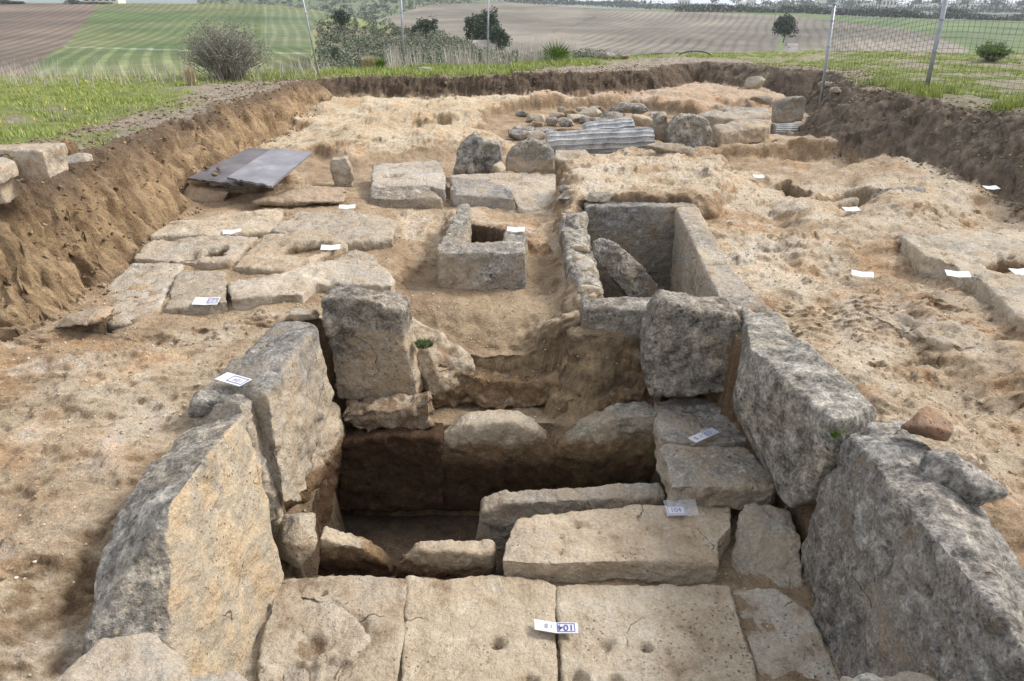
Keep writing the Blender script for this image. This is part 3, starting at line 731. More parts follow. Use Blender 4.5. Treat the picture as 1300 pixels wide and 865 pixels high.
for i, (px, py, z, s, lab, pt) in enumerate([
    (719, 241, .2, (.17, .16, .1), 'dark stone topmost of the pile at the back left corner of the right stone box', .9),
    (722, 252, .15, (.26, .2, .1), 'flat dark stone under the topmost stone at the back left corner of the right box', .9),
    (760, 250, .2, (.3, .18, .12), 'brown flat stone lying on the back slab of the right stone box', .5),
    (728, 282, .1, (.16, .45, .2), 'long grey stone in the left side of the right stone box', .9),
    (716, 300, .0, (.12, .5, .3), 'dark slab leaning on the outside of the right stone box', .9),
    (737, 316, .1, (.18, .12, .1), 'small pinkish stone on the left side of the right stone box', .0),
    (741, 342, .06, (.2, .26, .17), 'round buff stone in the rubble side of the right stone box', .2),
    (748, 368, .04, (.22, .14, .12), 'buff stone at the near left corner of the right stone box', .05),
    (730, 362, -.05, (.16, .2, .22), 'grey stone outside the near left corner of the right stone box', .5),
    (735, 330, .1, (.13, .13, .09), 'small buff stone in the middle of the rubble side of the right box', .1)]):
    boulder('rubble_stone', lab, 'stone', W(px, py, z), s, 40 + i, pat=pt, soil=.12, group=rb)
for i, (px, py, s, lab) in enumerate([(968, 252, (.0,)*3, '')][:0]): pass

# ================================================================== LEFT PLATFORM
z = .06
pk = dict(vox=.015, sm=1, a1=.014, a2=.010, a3=.006, pat=.1, topw=.1, soil=.12, chips=.018, group='cover slabs of the left platform')
cs = 'cover_slab'
slab(cs, 'near right cover slab with a thick undercut edge, right of the big white label', 'stone slab', [(290, 356, z + .028), (365, 345, z + .028), (395, 330, z + .02 + .028), (480, 330, z + .02 + .028), (500, 352, z + .028), (497, 362, z + .028), (400, 358, z + .028), (385, 372, z + .028), (288, 378, z + .028)], .3, **pk)
slab(cs, 'near middle cover slab behind the big white label', 'stone slab', [(228, 345, z - .02), (287, 342, z + .01), (288, 382, z - .02 + .028), (208, 392, z - .04 + .028), (215, 365, z - .03 + .028)], .3, **pk)
slab(cs, 'broad low cover slab left of the label, level with the ground', 'stone slab', [(165, 333, -.0 + .028), (235, 333, .0 + .028), (212, 368, -.0 + .028), (205, 392, -.02 + .028), (170, 415, -.03 + .028), (90, 405, -.03 + .028)], .3, **pk)
slab(cs, 'cover slab pierced by an oval hole', 'stone slab', [(190, 305, .03 + .028), (270, 300, .03 + .028), (330, 298, .03 + .028), (290, 335, .02 + .028), (235, 332, .02 + .028), (165, 328, .02 + .028)], .3, pits=[(W(272, 314, .06 + .028), .14, .22), (W(240, 318, .06 + .028), .12, .07)], **pk)
slab(cs, 'cover slab with a deep round hollow beside the small label', 'stone slab', [(335, 298, .05 + .028), (420, 292, .05 + .028), (440, 310, .05 + .028), (400, 330, .03 + .028), (365, 345, .03 + .028), (295, 338, .02 + .028)], .3, pits=[(W(388, 309, .09 + .028), .19, .24)], **pk)
slab(cs, 'long pale cover slab at the back of the left platform', 'stone slab', [(215, 283, .04 + .028), (290, 270, .05 + .028), (360, 266, .05 + .028), (350, 292, .04 + .028), (280, 298, .04 + .028), (190, 300, .03 + .028)], .3, **pk)
slab(cs, 'large pale cover slab at the back right of the left platform', 'stone slab', [(375, 268, .07 + .028), (440, 268, .08 + .028), (505, 278, .08 + .028), (498, 302, .06 + .028), (440, 308, .06 + .028), (345, 292, .04 + .028)], .3, **pk)
slab(cs, 'small low slab just behind the round hollow slab, left of the middle box', 'stone slab', [(400, 335, .05 + .028), (450, 318, .08 + .028), (480, 325, .08 + .028), (480, 345, .06 + .028), (430, 350, .05 + .028)], .3, **{**pk, 'soil': .3})
rock('stone_slab', 'loose tilted slab over a dark gap at the foot of the left bank', 'stone slab',
     hull=[W(66, 418, .02), W(80, 402, .1), W(135, 387, .15), W(152, 390, .15), W(146, 400, .13), W(105, 414, .08), W(66, 419, -.08), W(140, 402, .04), W(110, 395, .0)], vox=.014, pat=.0, warm=.6, soil=.2, mat=PINK)
boulder('loose_stone', 'flat pink rock in front of the two plywood boards', 'stone', W(262, 248, .04), (.55, .3, .2), 61, pat=.1, soil=.2, warm=.5, mat=PINK)
rock('stone_slab', 'irregular pinkish slab between the boards and the left platform', 'stone slab', hull=[W(318, 255, .08), W(400, 237, .12), W(440, 240, .1), W(445, 256, .06), W(320, 262, .02), W(380, 262, .0), W(380, 238, .0)], vox=.018, pat=.1, soil=.2, warm=.4, mat=PINK)
upright('stone_slab', 'small upright slab standing at the right end of the hollow behind the boards', 'stone slab', [(420, 202), (440, 200), (450, 228), (446, 239), (426, 238), (418, 215)], 8.8, .12, pat=.15, soil=.15, vox=.018)
# blocks A
bk = dict(vox=.018, sm=2, a1=.015, a2=.010, pat=.2, topw=.2, soilh=.05)
slab('stone_block', 'pale block with an oval hole in its top, left of centre', 'stone block', [(472, 208, .14), (555, 203, .14), (567, 222, .12), (565, 240, .1), (545, 235, .1), (470, 236, .1)], .28, pits=[(W(498, 221, .13), .13, .1)], **bk)
slab('stone_block', 'long block in front of the one with the oval hole', 'stone block', [(470, 238, .1), (520, 235, .1), (545, 235, .1), (562, 252, .06), (470, 252, .06)], .22, **{**bk, 'pat': .45})
slab('stone_block', 'flat pale block in front of the two upright grey stones', 'stone block', [(572, 222, .1), (640, 219, .1), (704, 222, .1), (710, 262, -.02), (660, 267, -.02), (650, 250, .05), (572, 240, .08)], .24, **bk)
slab('stone_block', 'rough dark crusted lump on the front of the flat pale block', 'stone block', [(572, 225, .13), (620, 225, .15), (650, 240, .12), (655, 252, .08), (575, 246, .08)], .2, **{**bk, 'pat': .45, 'soil': .3})
upright('stone_slab', 'left of two upright grey stones, with a peaked top', 'stone slab', [(576, 222), (580, 192), (592, 178), (602, 171), (618, 180), (636, 184), (638, 215), (634, 222)], 9.1, .22, pat=1.0, vox=.018, a1=.02)
upright('stone_slab', 'right of two upright grey stones, with a rounded top', 'stone slab', [(640, 218), (645, 196), (662, 182), (678, 178), (703, 193), (704, 219), (660, 221)], 9.1, .22, pat=.8, warm=.6, vox=.018, a1=.02, patfn=lambda V, nn, P, q: P - .6 * sstep(.25, .05, V[:, 2] + .1 * q))
boulder('loose_stone', 'round brown stone between the two upright grey stones', 'stone', D(632, 213, 8.95), (.22, .2, .18), 66, pat=.2, soil=.3)
slab('stone_block', 'pale wedge block to the right of the upright grey stones', 'stone block', [(704, 190, .22), (745, 190, .22), (748, 196, .2), (722, 205, .16), (704, 202, .16)], .25, **bk)

# ================================================================== COLUMN, RUBBLE, FAR BLOCKS
def fluted(name, label, p0, p1, R, flutes, mat):
    p0 = Vector(p0); p1 = Vector(p1); ax = (p1 - p0); L = ax.length; ax.normalize()
    s = ax.cross(Vector((0, 0, 1))).normalized(); u = s.cross(ax)
    nt, nl = flutes * 8, 40
    V = []; att = []
    for j in range(nl + 1):
        for i in range(nt):
            a = 2 * math.pi * i / nt
            r = R - .12 * R * abs(math.sin(a * flutes / 2)) ** .6
            r += R * .012 * math.sin(j * .5) * math.sin(i * .1)
            if j in (0, nl): r *= .96
            V.append(p0 + ax * (L * j / nl) + (s * math.cos(a) + u * math.sin(a)) * r)
    Fc = []
    for j in range(nl):
        for i in range(nt):
            a, b = j * nt + i, j * nt + (i + 1) % nt
            Fc.append((a, b, b + nt, a + nt))
    Fc.append(tuple(range(nt))[::-1]); Fc.append(tuple(range(nl * nt, (nl + 1) * nt)))
    V = np.array([tuple(v) for v in V])
    n = len(V)
    V[:, 2] += .01 * fbm(V[:, 0], V[:, 1], V[:, 2], 3, 6)
    o = mesh_np(name, V, Fc, mat, attrs={'pat': np.full(n, 1.3), 'soil': np.full(n, -.2), 'warm': np.zeros(n), 'moss': np.zeros(n)}, loc=tuple(p0), smooth=False)
    return tag(o, label, 'column drum')
def make_marble():
    t = NT('grey_marble'); P = t.coord()
    n = t.noise(P, 6, 6, .65); n2 = t.noise(P, 45, 4)
    c = t.ramp(n, [(.3, (.18, .185, .19)), (.5, (.32, .325, .33)), (.68, (.48, .485, .49))])
    t.base(t.mix(1.0, c, t.ramp(n2, [(.3, .75), (.7, 1.15)]), 'MULTIPLY'))
    t.l.new(t.bump(n2, .5, .01), t.b.inputs['Normal']); return t.m
MARBLE = make_marble()
a = D(694, 183, 10.6); b = D(828, 177, 10.7)
fluted('column_drum', 'long fluted grey column shaft lying on its side in front of the rubble', a, b, .17, 15, MARBLE)
a = D(742, 170, 11.1); b = D(803, 163, 11.2)
fluted('column_drum', 'short broken fluted shaft lying behind the long fluted column', a, b, .16, 15, MARBLE)
a = D(980, 166, 12.0); b = D(1030, 168, 12.2)
fluted('column_drum', 'fluted fragment on the ground below the upright grey block by the right bank', a, b, .12, 20, MARBLE)
bs = dict(pat=.7, soil=.1, vox=.02)
upright('stone_block', 'rounded grey boulder like block, broad and cracked, right of the column shaft', 'stone block', [(851, 190), (848, 168), (862, 150), (880, 146), (900, 152), (906, 170), (902, 188), (880, 196), (865, 196)], 10.4, .3, pat=.85, warm=.3, vox=.02)
upright('stone_block', 'dark stone standing between the column shaft and the rounded grey block', 'stone block', [(830, 178), (832, 150), (845, 145), (852, 160), (850, 182)], 10.7, .3, **bs)
slab('stone_block', 'brown squared block right of the rounded grey block', 'stone block', [(905, 160, .3), (945, 150, .34), (979, 153, .34), (979, 160, .3), (915, 168, .26)], .22, pat=.25, soil=.25, vox=.02)
slab('stone_block', 'whitish block with a small hole, behind the brown squared block', 'stone block', [(884, 145, .36), (925, 133, .4), (975, 137, .4), (981, 146, .36), (935, 152, .32)], .25, pat=.3, topw=.2, vox=.02, pits=[(W(915, 139, .38), .12, .08)])
upright('stone_block', 'upright pale grey block with a straight face against the right bank', 'stone block', [(984, 157), (986, 130), (1003, 125), (1022, 123), (1025, 130), (1018, 156)], 12.6, .2, pat=.55, vox=.022)
boulder('loose_stone', 'flat brown boulder in front of the right end of the column shaft', 'stone', W(845, 190, .28), (.65, .25, .16), 71, pat=.3, soil=.4)
boulder('loose_stone', 'small pale stone beside the foot of the rounded grey block', 'stone', W(868, 193, .25), (.28, .18, .15), 72, pat=.3)
boulder('loose_stone', 'large grey flat boulder on top of the rubble heap, near the dark far wall', 'stone', W(800, 137, .42), (.62, .4, .2), 73, pat=.9)
boulder('loose_stone', 'small triangular stone leaning on the far right bank', 'stone', W(958, 106, .42), (.5, .2, .3), 74, pat=.4, soil=.3)
boulder('loose_stone', 'dark stone half hidden in the hollow behind the whitish block', 'stone', W(966, 128, .36), (.45, .3, .16), 75, pat=.5, soil=.4)
r = random.Random(5)
where = ['at the left foot of the rubble heap', 'low in the rubble heap left of the column', 'in the middle of the rubble heap', 'high in the rubble heap', 'behind the short broken shaft', 'at the right end of the rubble heap']
spots = [(664, 173), (676, 178), (690, 172), (683, 165), (672, 155), (664, 148), (685, 158), (700, 160), (705, 152), (718, 160), (722, 148), (712, 144), (738, 143), (730, 155), (741, 157), (748, 150), (755, 142), (765, 148), (775, 155), (783, 148),
         (814, 160), (822, 155), (835, 152), (808, 150), (716, 171), (655, 178), (760, 160)]
adj = ['small grey', 'pale', 'dark grey', 'brownish', 'angular grey', 'flat grey', 'rounded buff']
for i, (px, py) in enumerate(spots):
    q = G(px, py)
    s = r.uniform(.2, .38)
    k = 0 if px < 672 else 1 if px < 715 and py > 155 else 3 if py < 150 else 4 if px > 740 and px < 800 else 5 if px >= 800 else 2
    boulder('rubble_stone', '%s stone %s' % (adj[i % 7], where[k]), 'stone', (q[0], q[1] - .05, q[2] + .06), (s * r.uniform(.8, 1.6), s * r.uniform(.7, 1.1), s * r.uniform(.45, .85)), 300 + i, pat=[.6, .1, .95, .0, .6, .6, .0][i % 7], soil=[.2, .1, .1, .6, .2, .2, .3][i % 7], vox=.02, sm=1, group='rubble stones of the heap behind the column')
# stones on and near the right bank
for i, (px, py, s, lab) in enumerate([(1047, 113, (.32, .25, .16), 'grey stone on the crest of the right bank at the left fence post'), (1060, 120, (.22, .16, .1), 'smaller pale stone on the bank just right of the fence post foot'),
     (1132, 117, (.28, .2, .1), 'flat pale stone in the grass between the two right fence posts')]):
    q = G(px, py); boulder('loose_stone', lab, 'stone', (q[0], q[1], q[2] + .03), s, 90 + i, pat=.5, soil=.1)
slab('bedrock_ridge', 'low curved rim of rock around the empty hollow on the right', 'rock', [(1020, 264, .1), (1050, 254, .1), (1090, 248, .1), (1092, 252, .08), (1060, 260, .08), (1030, 270, .04)], .2, pat=.3, vox=.02, a1=.03)
slab('stone_slab', 'grey lump of rock beyond the curved rim on the right', 'rock', [(1105, 247, .18), (1130, 238, .2), (1165, 235, .2), (1176, 240, .18), (1172, 250, .12), (1120, 252, .12)], .2, pat=.6, vox=.02, a1=.03)
slab('cover_slab', 'long broken slab at the right edge with a rectangular notch', 'stone slab', [(1142, 298, .13), (1200, 292, .14), (1320, 292, .15), (1500, 310, .15), (1400, 420, .13), (1300, 408, .13), (1266, 376, .13), (1240, 350, .13), (1222, 348, .13), (1210, 334, .13), (1175, 326, .13)], .3, vox=.018, sm=1, a1=.014, a2=.012, pat=.2, soil=.1, chips=.02, pits=[(W(1300, 338, .13), .28, .16)])
slab('cover_slab', 'low broken slab between the two white labels on the right', 'stone slab', [(1095, 390, .03), (1140, 372, .03), (1180, 385, .03), (1255, 425, .02), (1235, 440, .0), (1195, 437, .0), (1130, 410, .0)], .12, vox=.02, a1=.03, a2=.02, pat=.05, soil=.2, chips=.03)

# ================================================================== STACK OF BLOCKS on the left bank
def bank_block(lab, pts, th, **kw):
    return slab('stone_block', lab, 'stone block', pts, th, vox=.013, sm=2, a1=.01, a2=.008, chips=.01, group='squared blocks piled on the left bank', **kw)
Y0 = .80
bank_block('large squared block topping the pile on the left bank, brown end, pale side', [(-60, 184, 1.05), (60, 180, 1.05), (84, 180, 1.05), (54, 190, 1.05), (-60, 188, 1.05)], .2, pat=.0, warm=.6, soil=.33)
bank_block('smaller block at the left edge under the large squared block', [(-40, 200, 1.0), (10, 199, 1.0), (20, 203, 1.0), (-5, 214, 1.0), (-60, 214, 1.0)], .11, pat=.0, warm=.6, soil=.25)
bank_block('lowest block at the left edge of the pile on the left bank', [(-50, 222, .88), (15, 217, .88), (20, 222, .88), (0, 232, .88), (-60, 232, .88)], .14, pat=.0, warm=.6, soil=.25)
boulder('loose_stone', 'tan wedge stone under the large squared block on the left bank', 'stone', D(33, 215, W(33, 222, .8)[1]), (.16, .25, .16), 81, pat=.0, warm=.4)
boulder('loose_stone', 'flat pale stone right of the large squared block on the left bank', 'stone', W(98, 201, .78), (.26, .2, .1), 82, pat=.2)
boulder('loose_stone', 'small dark brown stone behind the large squared block on the left bank', 'stone', W(85, 188, .82), (.16, .16, .16), 83, pat=.1, soil=.8)

# ================================================================== BOARDS
def make_ply():
    t = NT('grey_plywood'); P = t.coord()
    n = t.noise(P, 3, 5, .6); n2 = t.noise(t.mapv(P, (1, 12, 1)), 6, 4)
    c = t.ramp(n, [(.35, (.11, .105, .12)), (.55, (.17, .165, .185)), (.7, (.30, .28, .265))])
    t.base(t.mix(1.0, c, t.ramp(n2, [(.3, .85), (.7, 1.15)]), 'MULTIPLY'))
    t.b.inputs['Roughness'].default_value = .42; t.b.inputs['Specular IOR Level'].default_value = .5
    return t.m
PLY = make_ply()
PLY_D = flat_mat('dark_dusty_plywood', (.115, .105, .11), .5, .5, 3)
def board(label, pts, th, broken=0, mat=None):
    A = [Vector(p) for p in pts]
    # subdivide outline so that edges can be ragged
    rr = random.Random(3)
    ring = []
    for i in range(4):
        p, q = A[i], A[(i + 1) % 4]
        for k in range(12):
            v = p.lerp(q, k / 12)
            if i == broken and k: v = v + Vector((rr.uniform(-.012, .012), rr.uniform(-.03, .03), 0))
            ring.append(v)
    bm = bmesh.new()
    va = [bm.verts.new(v) for v in ring]; vb = [bm.verts.new(v - Vector((0, 0, th))) for v in ring]
    bm.faces.new(va); bm.faces.new(vb[::-1]); n = len(va)
    for i in range(n): bm.faces.new((va[(i + 1) % n], va[i], vb[i], vb[(i + 1) % n]))
    bmesh.ops.recalc_face_normals(bm, faces=bm.faces)
    me = bpy.data.meshes.new('plywood_board'); bm.to_mesh(me); bm.free(); me.materials.append(mat or PLY)
    c = sum(A, Vector()) / 4
    me.transform(Matrix.Translation(-c))
    o = bpy.data.objects.new('plywood_board', me); o.location = c; COL.objects.link(o)
    return tag(o, label, 'board', 'plywood boards on the left')
board('grey plywood board on the left, partly under the other one and strewn with clods', [W(238, 226, .22), W(300, 234, .2), W(352, 190, .28), (W(316, 188, .28))], .022, mat=PLY_D)
board('clean grey plywood board on the right, overlapping the other with a splintered front edge', [W(288, 225, .27), W(345, 236, .24), W(397, 193, .31), W(345, 189, .32)], .022)
for i, (px, py) in enumerate([(262, 213), (272, 222), (276, 214)]):
    q = W(px, py, .26); boulder('earth_clod', ['clod of earth near the far edge of the left plywood board', 'clod of earth at the front corner of the left plywood board', 'clod of earth in the middle of the left plywood board'][i], 'clod', q, (.08, .07, .05), 95 + i, pat=-.5, soil=1, group='clods on the board')

# ================================================================== LABELS
WHITE = flat_mat('white_card', (.55, .56, .58), .5, .06, 20)
INK = flat_mat('blue_ink', (.07, .07, .30), .5, .2, 40)
INKG = flat_mat('grey_ink', (.30, .30, .36), .5, .2, 40)
CLEAR = NT('clear_sleeve'); CLEAR.base((.75, .78, .85)); CLEAR.b.inputs['Alpha'].default_value = .14; CLEAR.b.inputs['Roughness'].default_value = .12; CLEAR = CLEAR.m
def text_mesh(txt, size, rot=0.0):
    cu = bpy.data.curves.new('t', 'FONT'); cu.body = txt; cu.size = size; cu.align_x = 'CENTER'; cu.align_y = 'CENTER'; cu.offset = size * .012
    o = bpy.data.objects.new('t', cu); COL.objects.link(o)
    dg = bpy.context.evaluated_depsgraph_get(); dg.update()
    me = bpy.data.meshes.new_from_object(o.evaluated_get(dg))
    bpy.data.objects.remove(o)
    me.transform(Matrix.Rotation(rot, 4, 'Z'))
    return me
def label_tag(label, c, ang, L, w, txts, tilt=(0, 0), fold=0.0, frame=True, sleeve=0.0, bend=.0):
    root = empty('label_card', c, ang)
    root.rotation_euler = (tilt[0], tilt[1], ang)
    tag(root, label, 'label', 'white find labels')
    n = 14; V = []; Fc = []
    def zz(x_): return .004 + bend * abs(math.sin(x_ / L * 3.0)) * .01
    def yy(x_): return fold * max(0, -x_)
    for s in (0, 1):
        for i in range(n + 1):
            x_ = -L / 2 + L * i / n
            for k in (-1, 1): V.append((x_, k * w / 2 + yy(x_), zz(x_) + s * .0012))
    m = 2 * (n + 1)
    for i in range(n):
        a = 2 * i; Fc.append((a, a + 1, a + 3, a + 2)); Fc.append((m + a, m + a + 2, m + a + 3, m + a + 1))
        Fc.append((a, a + 2, m + a + 2, m + a)); Fc.append((a + 1, m + a + 1, m + a + 3, a + 3))
    Fc.append((0, m, m + 1, 1)); Fc.append((2 * n, 2 * n + 1, m + 2 * n + 1, m + 2 * n))
    mesh_np('card', V, Fc, WHITE, root, smooth=False)
    z_ = .0075 + bend * .008
    if frame:
        fx0, fx1, fy = frame if isinstance(frame, tuple) else (.0 * L, .44 * L, .36 * w)
        t_ = w * .05; bm = bmesh.new()
        for (x0, x1, y0, y1) in ((fx0, fx1, fy - t_, fy), (fx0, fx1, -fy, -fy + t_), (fx0, fx0 + t_, -fy + t_, fy - t_), (fx1 - t_, fx1, -fy + t_, fy - t_)):
            bm.faces.new([bm.verts.new(p) for p in ((x0, y0, z_), (x1, y0, z_), (x1, y1, z_), (x0, y1, z_))])
        me = bpy.data.meshes.new('number_frame'); bm.to_mesh(me); bm.free(); me.materials.append(INK)
        o = bpy.data.objects.new('number_frame', me); o.parent = root; COL.objects.link(o)
    for (t, x_, y_, s, rot, ink) in txts:
        me = text_mesh(t, s, rot); me.name = 'writing'; me.materials.append(ink)
        o = bpy.data.objects.new('writing', me); o.location = (x_, y_, z_ + .0004); o.parent = root; COL.objects.link(o)
    if sleeve:
        V = [(-L / 2 - .008, -w / 2 - .01, .006), (L / 2 + sleeve, -w / 2 - .01, .006), (L / 2 + sleeve, w / 2 + .035, .012), (-L / 2 - .008, w / 2 + .035, .012)]
        V = V + [(a_, b_, c_ + .004 + bend * .01) for a_, b_, c_ in V]
        mesh_np('plastic_sleeve', V, [(0, 3, 2, 1), (4, 5, 6, 7), (0, 1, 5, 4), (1, 2, 6, 5), (2, 3, 7, 6), (3, 0, 4, 7)], CLEAR, root, smooth=False)
    return root
PI = math.pi
fl = [(345, 760), (372, 748), (402, 752), (440, 778), (456, 790), (466, 812), (436, 850), (420, 900), (322, 900), (330, 830)]
slab('stone_flake', 'raised broken crust of rock on the left paving slab', 'stone', [(a_, b_, -.70) for a_, b_ in fl], .1, vox=.011, sm=1, a1=.02, a2=.014, pat=-.05, soil=.2, chips=.03, pits=[(W(395, 815, -.7), .10, .04), (W(372, 850, -.7), .08, .05)])
label_tag('white label marked 104 in a blue frame, on the joint of the middle paving slabs', (W(706, 804, zf)[0], W(706, 804, zf)[1], zf + .028), .0, .20, .065,
          [('104', .044, 0, .05, PI, INK), ('8', -.045, .012, .035, PI, INKG), ('1', -.022, .008, .03, PI, INKG)], fold=.22, frame=(.004, .086, .026), tilt=(0, .0))
label_tag('white label marked 103 in a blue frame, on the right ledge slabs', (W(893, 556, -.5)[0], W(893, 556, -.5)[1], -.485), .62, .21, .065,
          [('103', .045, 0, .048, PI, INK), ('4', -.025, 0, .035, PI, INKG), ('5', -.07, 0, .04, PI, INK)], frame=(.004, .092, .027))
label_tag('label in a clear plastic sleeve marked 104, on the far edge of the pitted block', (W(858, 648, -.63)[0], W(858, 648, -.63)[1], -.635), .05, .10, .06, [('104', 0, 0, .042, 0, INK)], frame=(-.046, .046, .026), sleeve=.07, tilt=(.25, 0))
label_tag('white label marked 104 tucked under the dark stone on the left slabs', (W(297, 486, .17)[0], W(297, 486, .17)[1], .185), -.48, .17, .085,
          [('104', .035, 0, .04, PI, INKG)], frame=(-.02, .08, .03))
label_tag('largest white label on the left platform, folded in two, marked 107', (W(267, 387, .03)[0], W(267, 387, .03)[1] - .05, .07), .0, .17, .085, [('107', .045, 0, .045, 0, INKG)], frame=(.01, .078, .028), tilt=(.25, 0), bend=.4)
for px, py, lab, zz_ in [(295, 297, 'small white label by the oval hole of the left platform', .045), (420, 317, 'small white label right of the round hollow slab', .075), (441, 265, 'small white label at the back edge of the left platform', .1),
                         (655, 294, 'small white label on the back corner of the middle stone box', .1), (1094, 353, 'small white label on bare rock right of the right stone box', None),
                         (1215, 351, 'small white label against the edge of the long broken slab on the right', .15), (1080, 268, 'small white label in the curved hollow on the right', .10),
                         (1256, 247, 'small white label at the foot of the right bank', None), (1296, 348, 'small white label cut by the right edge of the picture', .12), (962, 232, 'tiny white label on the rock beyond the right stone box', None)]:
    p = W(px, py, zz_) if zz_ is not None else G(px, py, .06)
    an = {655: -.1, 1094: -.35, 1215: -.25, 295: .3}.get(px, .1)
    label_tag(lab, (p[0], p[1], p[2] + .01), an, .155 if px not in (962,) else .12, .085, [('1', 0, 0, .02, 0, INKG)][:0], frame=False, bend=.8, tilt=(.2, 0))

# ================================================================== loose gravel on the ground
def gravel(name, n, xr, yr, smin, smax, mat, seed, cond):
    r_ = np.random.default_rng(seed)
    xs = r_.uniform(*xr, n); ys = r_.uniform(*yr, n)
    hh, so, da, sd_, ba, to, *_ = H(xs, ys, True)
    m = cond(xs, ys, so, da, sd_, to)
    xs, ys = xs[m], ys[m]
    hh = (hh + rough(xs, ys, so, ba, to, da, hh[:] if False else hh))[m] if False else None
    h_, so, da, sd_, ba, to, *_ = H(xs, ys, True)
    zz_ = h_ + rough(xs, ys, so, ba, to, da, h_)
    n = len(xs); s = smin + (smax - smin) * r_.uniform(0, 1, n) ** 3
    base = np.array([(1, 0, 0), (-1, 0, 0), (0, 1, 0), (0, -1, 0), (0, 0, .6), (0, 0, -.6)])
    tri = np.array([(0, 2, 4), (2, 1, 4), (1, 3, 4), (3, 0, 4), (2, 0, 5), (1, 2, 5), (3, 1, 5), (0, 3, 5)])
    a = r_.uniform(0, 6.28, n); ca, sa = np.cos(a), np.sin(a)
    B = base[None] * r_.uniform(.55, 1.3, (n, 6, 1)) * s[:, None, None] + r_.normal(0, .15, (n, 6, 3)) * s[:, None, None]
    Vx = B[:, :, 0] * ca[:, None] - B[:, :, 1] * sa[:, None]; Vy = B[:, :, 0] * sa[:, None] + B[:, :, 1] * ca[:, None]
    V = np.stack([Vx + xs[:, None], Vy + ys[:, None], B[:, :, 2] + zz_[:, None] + s[:, None] * .3], -1).reshape(-1, 3)
    T = (tri[None] + (np.arange(n) * 6)[:, None, None]).reshape(-1, 3)
    sh_ = np.repeat(r_.uniform(0, 1, n), 6)
    o = mesh_np(name, V, T, mat, smooth=False, attrs={'sh': sh_})
    return tag(o, kind='stuff')
def blade_mat0(name, a, b, c_):
    t = NT(name); return t.base(t.ramp(t.attr('sh'), [(0, a), (.6, b), (1, c_)]))
def gravel_mat():
    t = NT('gravel_bits')
    c = t.ramp(t.attr('sh'), [(0, (.24, .17, .105)), (.5, (.37, .28, .185)), (.8, (.46, .39, .29)), (1.0, (.58, .54, .46))])
    return t.base(c)
GR = gravel_mat()
CL = blade_mat0('bank_clod', (.10, .072, .048), (.19, .135, .085), (.30, .225, .15))
gravel('loose_gravel', 30000, (-3.6, 5.2), (1.4, 9), .002, .012, GR, 1, lambda x, y, so, da, sd, to: (sd < 0) & (da < .3)); bpy.data.objects['loose_gravel']['label'] = 'small stones and crumbs scattered over the excavated rock'; bpy.data.objects['loose_gravel']['category'] = 'gravel'
o = gravel('bank_clods', 70000, (-5.5, 8.5), (3.5, 18), .004, .028, CL, 2, lambda x, y, so, da, sd, to: (sd > -.2) & (sd < 1.3)); tag(o, 'clods and small stones on the cut earth banks', 'clods')

# ================================================================== grass, flowers, dry stalks
def scatter_blades(name, xs, ys, hmin, hmax, wd, spread, mat, seed, per=4, zoff=0.0):
    r_ = np.random.default_rng(seed)
    xs = np.repeat(xs, per) + r_.normal(0, .02, len(xs) * per); ys = np.repeat(ys, per) + r_.normal(0, .02, len(ys) * per)
    zz_ = H(xs, ys) + zoff
    n = len(xs); L = r_.uniform(hmin, hmax, n); a = r_.uniform(0, 6.28, n)
    dx, dy = np.cos(a) * spread * r_.uniform(.2, 1, n) * L, np.sin(a) * spread * r_.uniform(.2, 1, n) * L
    sx, sy = -np.sin(a) * wd, np.cos(a) * wd
    b0 = np.stack([xs - sx, ys - sy, zz_ - .02], 1); b1 = np.stack([xs + sx, ys + sy, zz_ - .02], 1)
    t_ = np.stack([xs + dx, ys + dy, zz_ + L], 1)
    V = np.stack([b0, b1, t_], 1).reshape(-1, 3)
    T = np.arange(n * 3).reshape(-1, 3)
    return mesh_np(name, V, T, mat, smooth=False, attrs={'sh': np.repeat(r_.uniform(0, 1, n), 3)})
def blade_mat(name, a, b, c_):
    t = NT(name); t.base(t.ramp(t.attr('sh'), [(0, a), (.5, b), (1, c_)])); t.b.inputs['Roughness'].default_value = .6
    return t.m
GRM = blade_mat('grass_blades', (.13, .19, .035), (.25, .32, .06), (.40, .40, .17))
# sample points where turf is
m = (GRASS > .45) & (y < 26)
cand = np.nonzero(m)[0]
areas = np.ones(len(cand))
ax_ = np.gradient(gx); ay_ = np.gradient(gy)
wgt = (ay_[:, None] * ax_[None, :]).ravel()[cand] * GRASS[cand] / (4 + y[cand]) ** 1.0
wgt *= (np.abs(x[cand]) < y[cand] * .85 + 1)
wgt /= wgt.sum()
pick = rng.choice(cand, 45000, p=wgt)
gxs = x[pick] + rng.normal(0, .04, len(pick)); gys = y[pick] + rng.normal(0, .04, len(pick))
o = scatter_blades('grass', gxs, gys, .02, .06, .006, 1.0, GRM, 3); tag(o, 'short green grass on the banks around the trench', 'grass', kind='stuff')
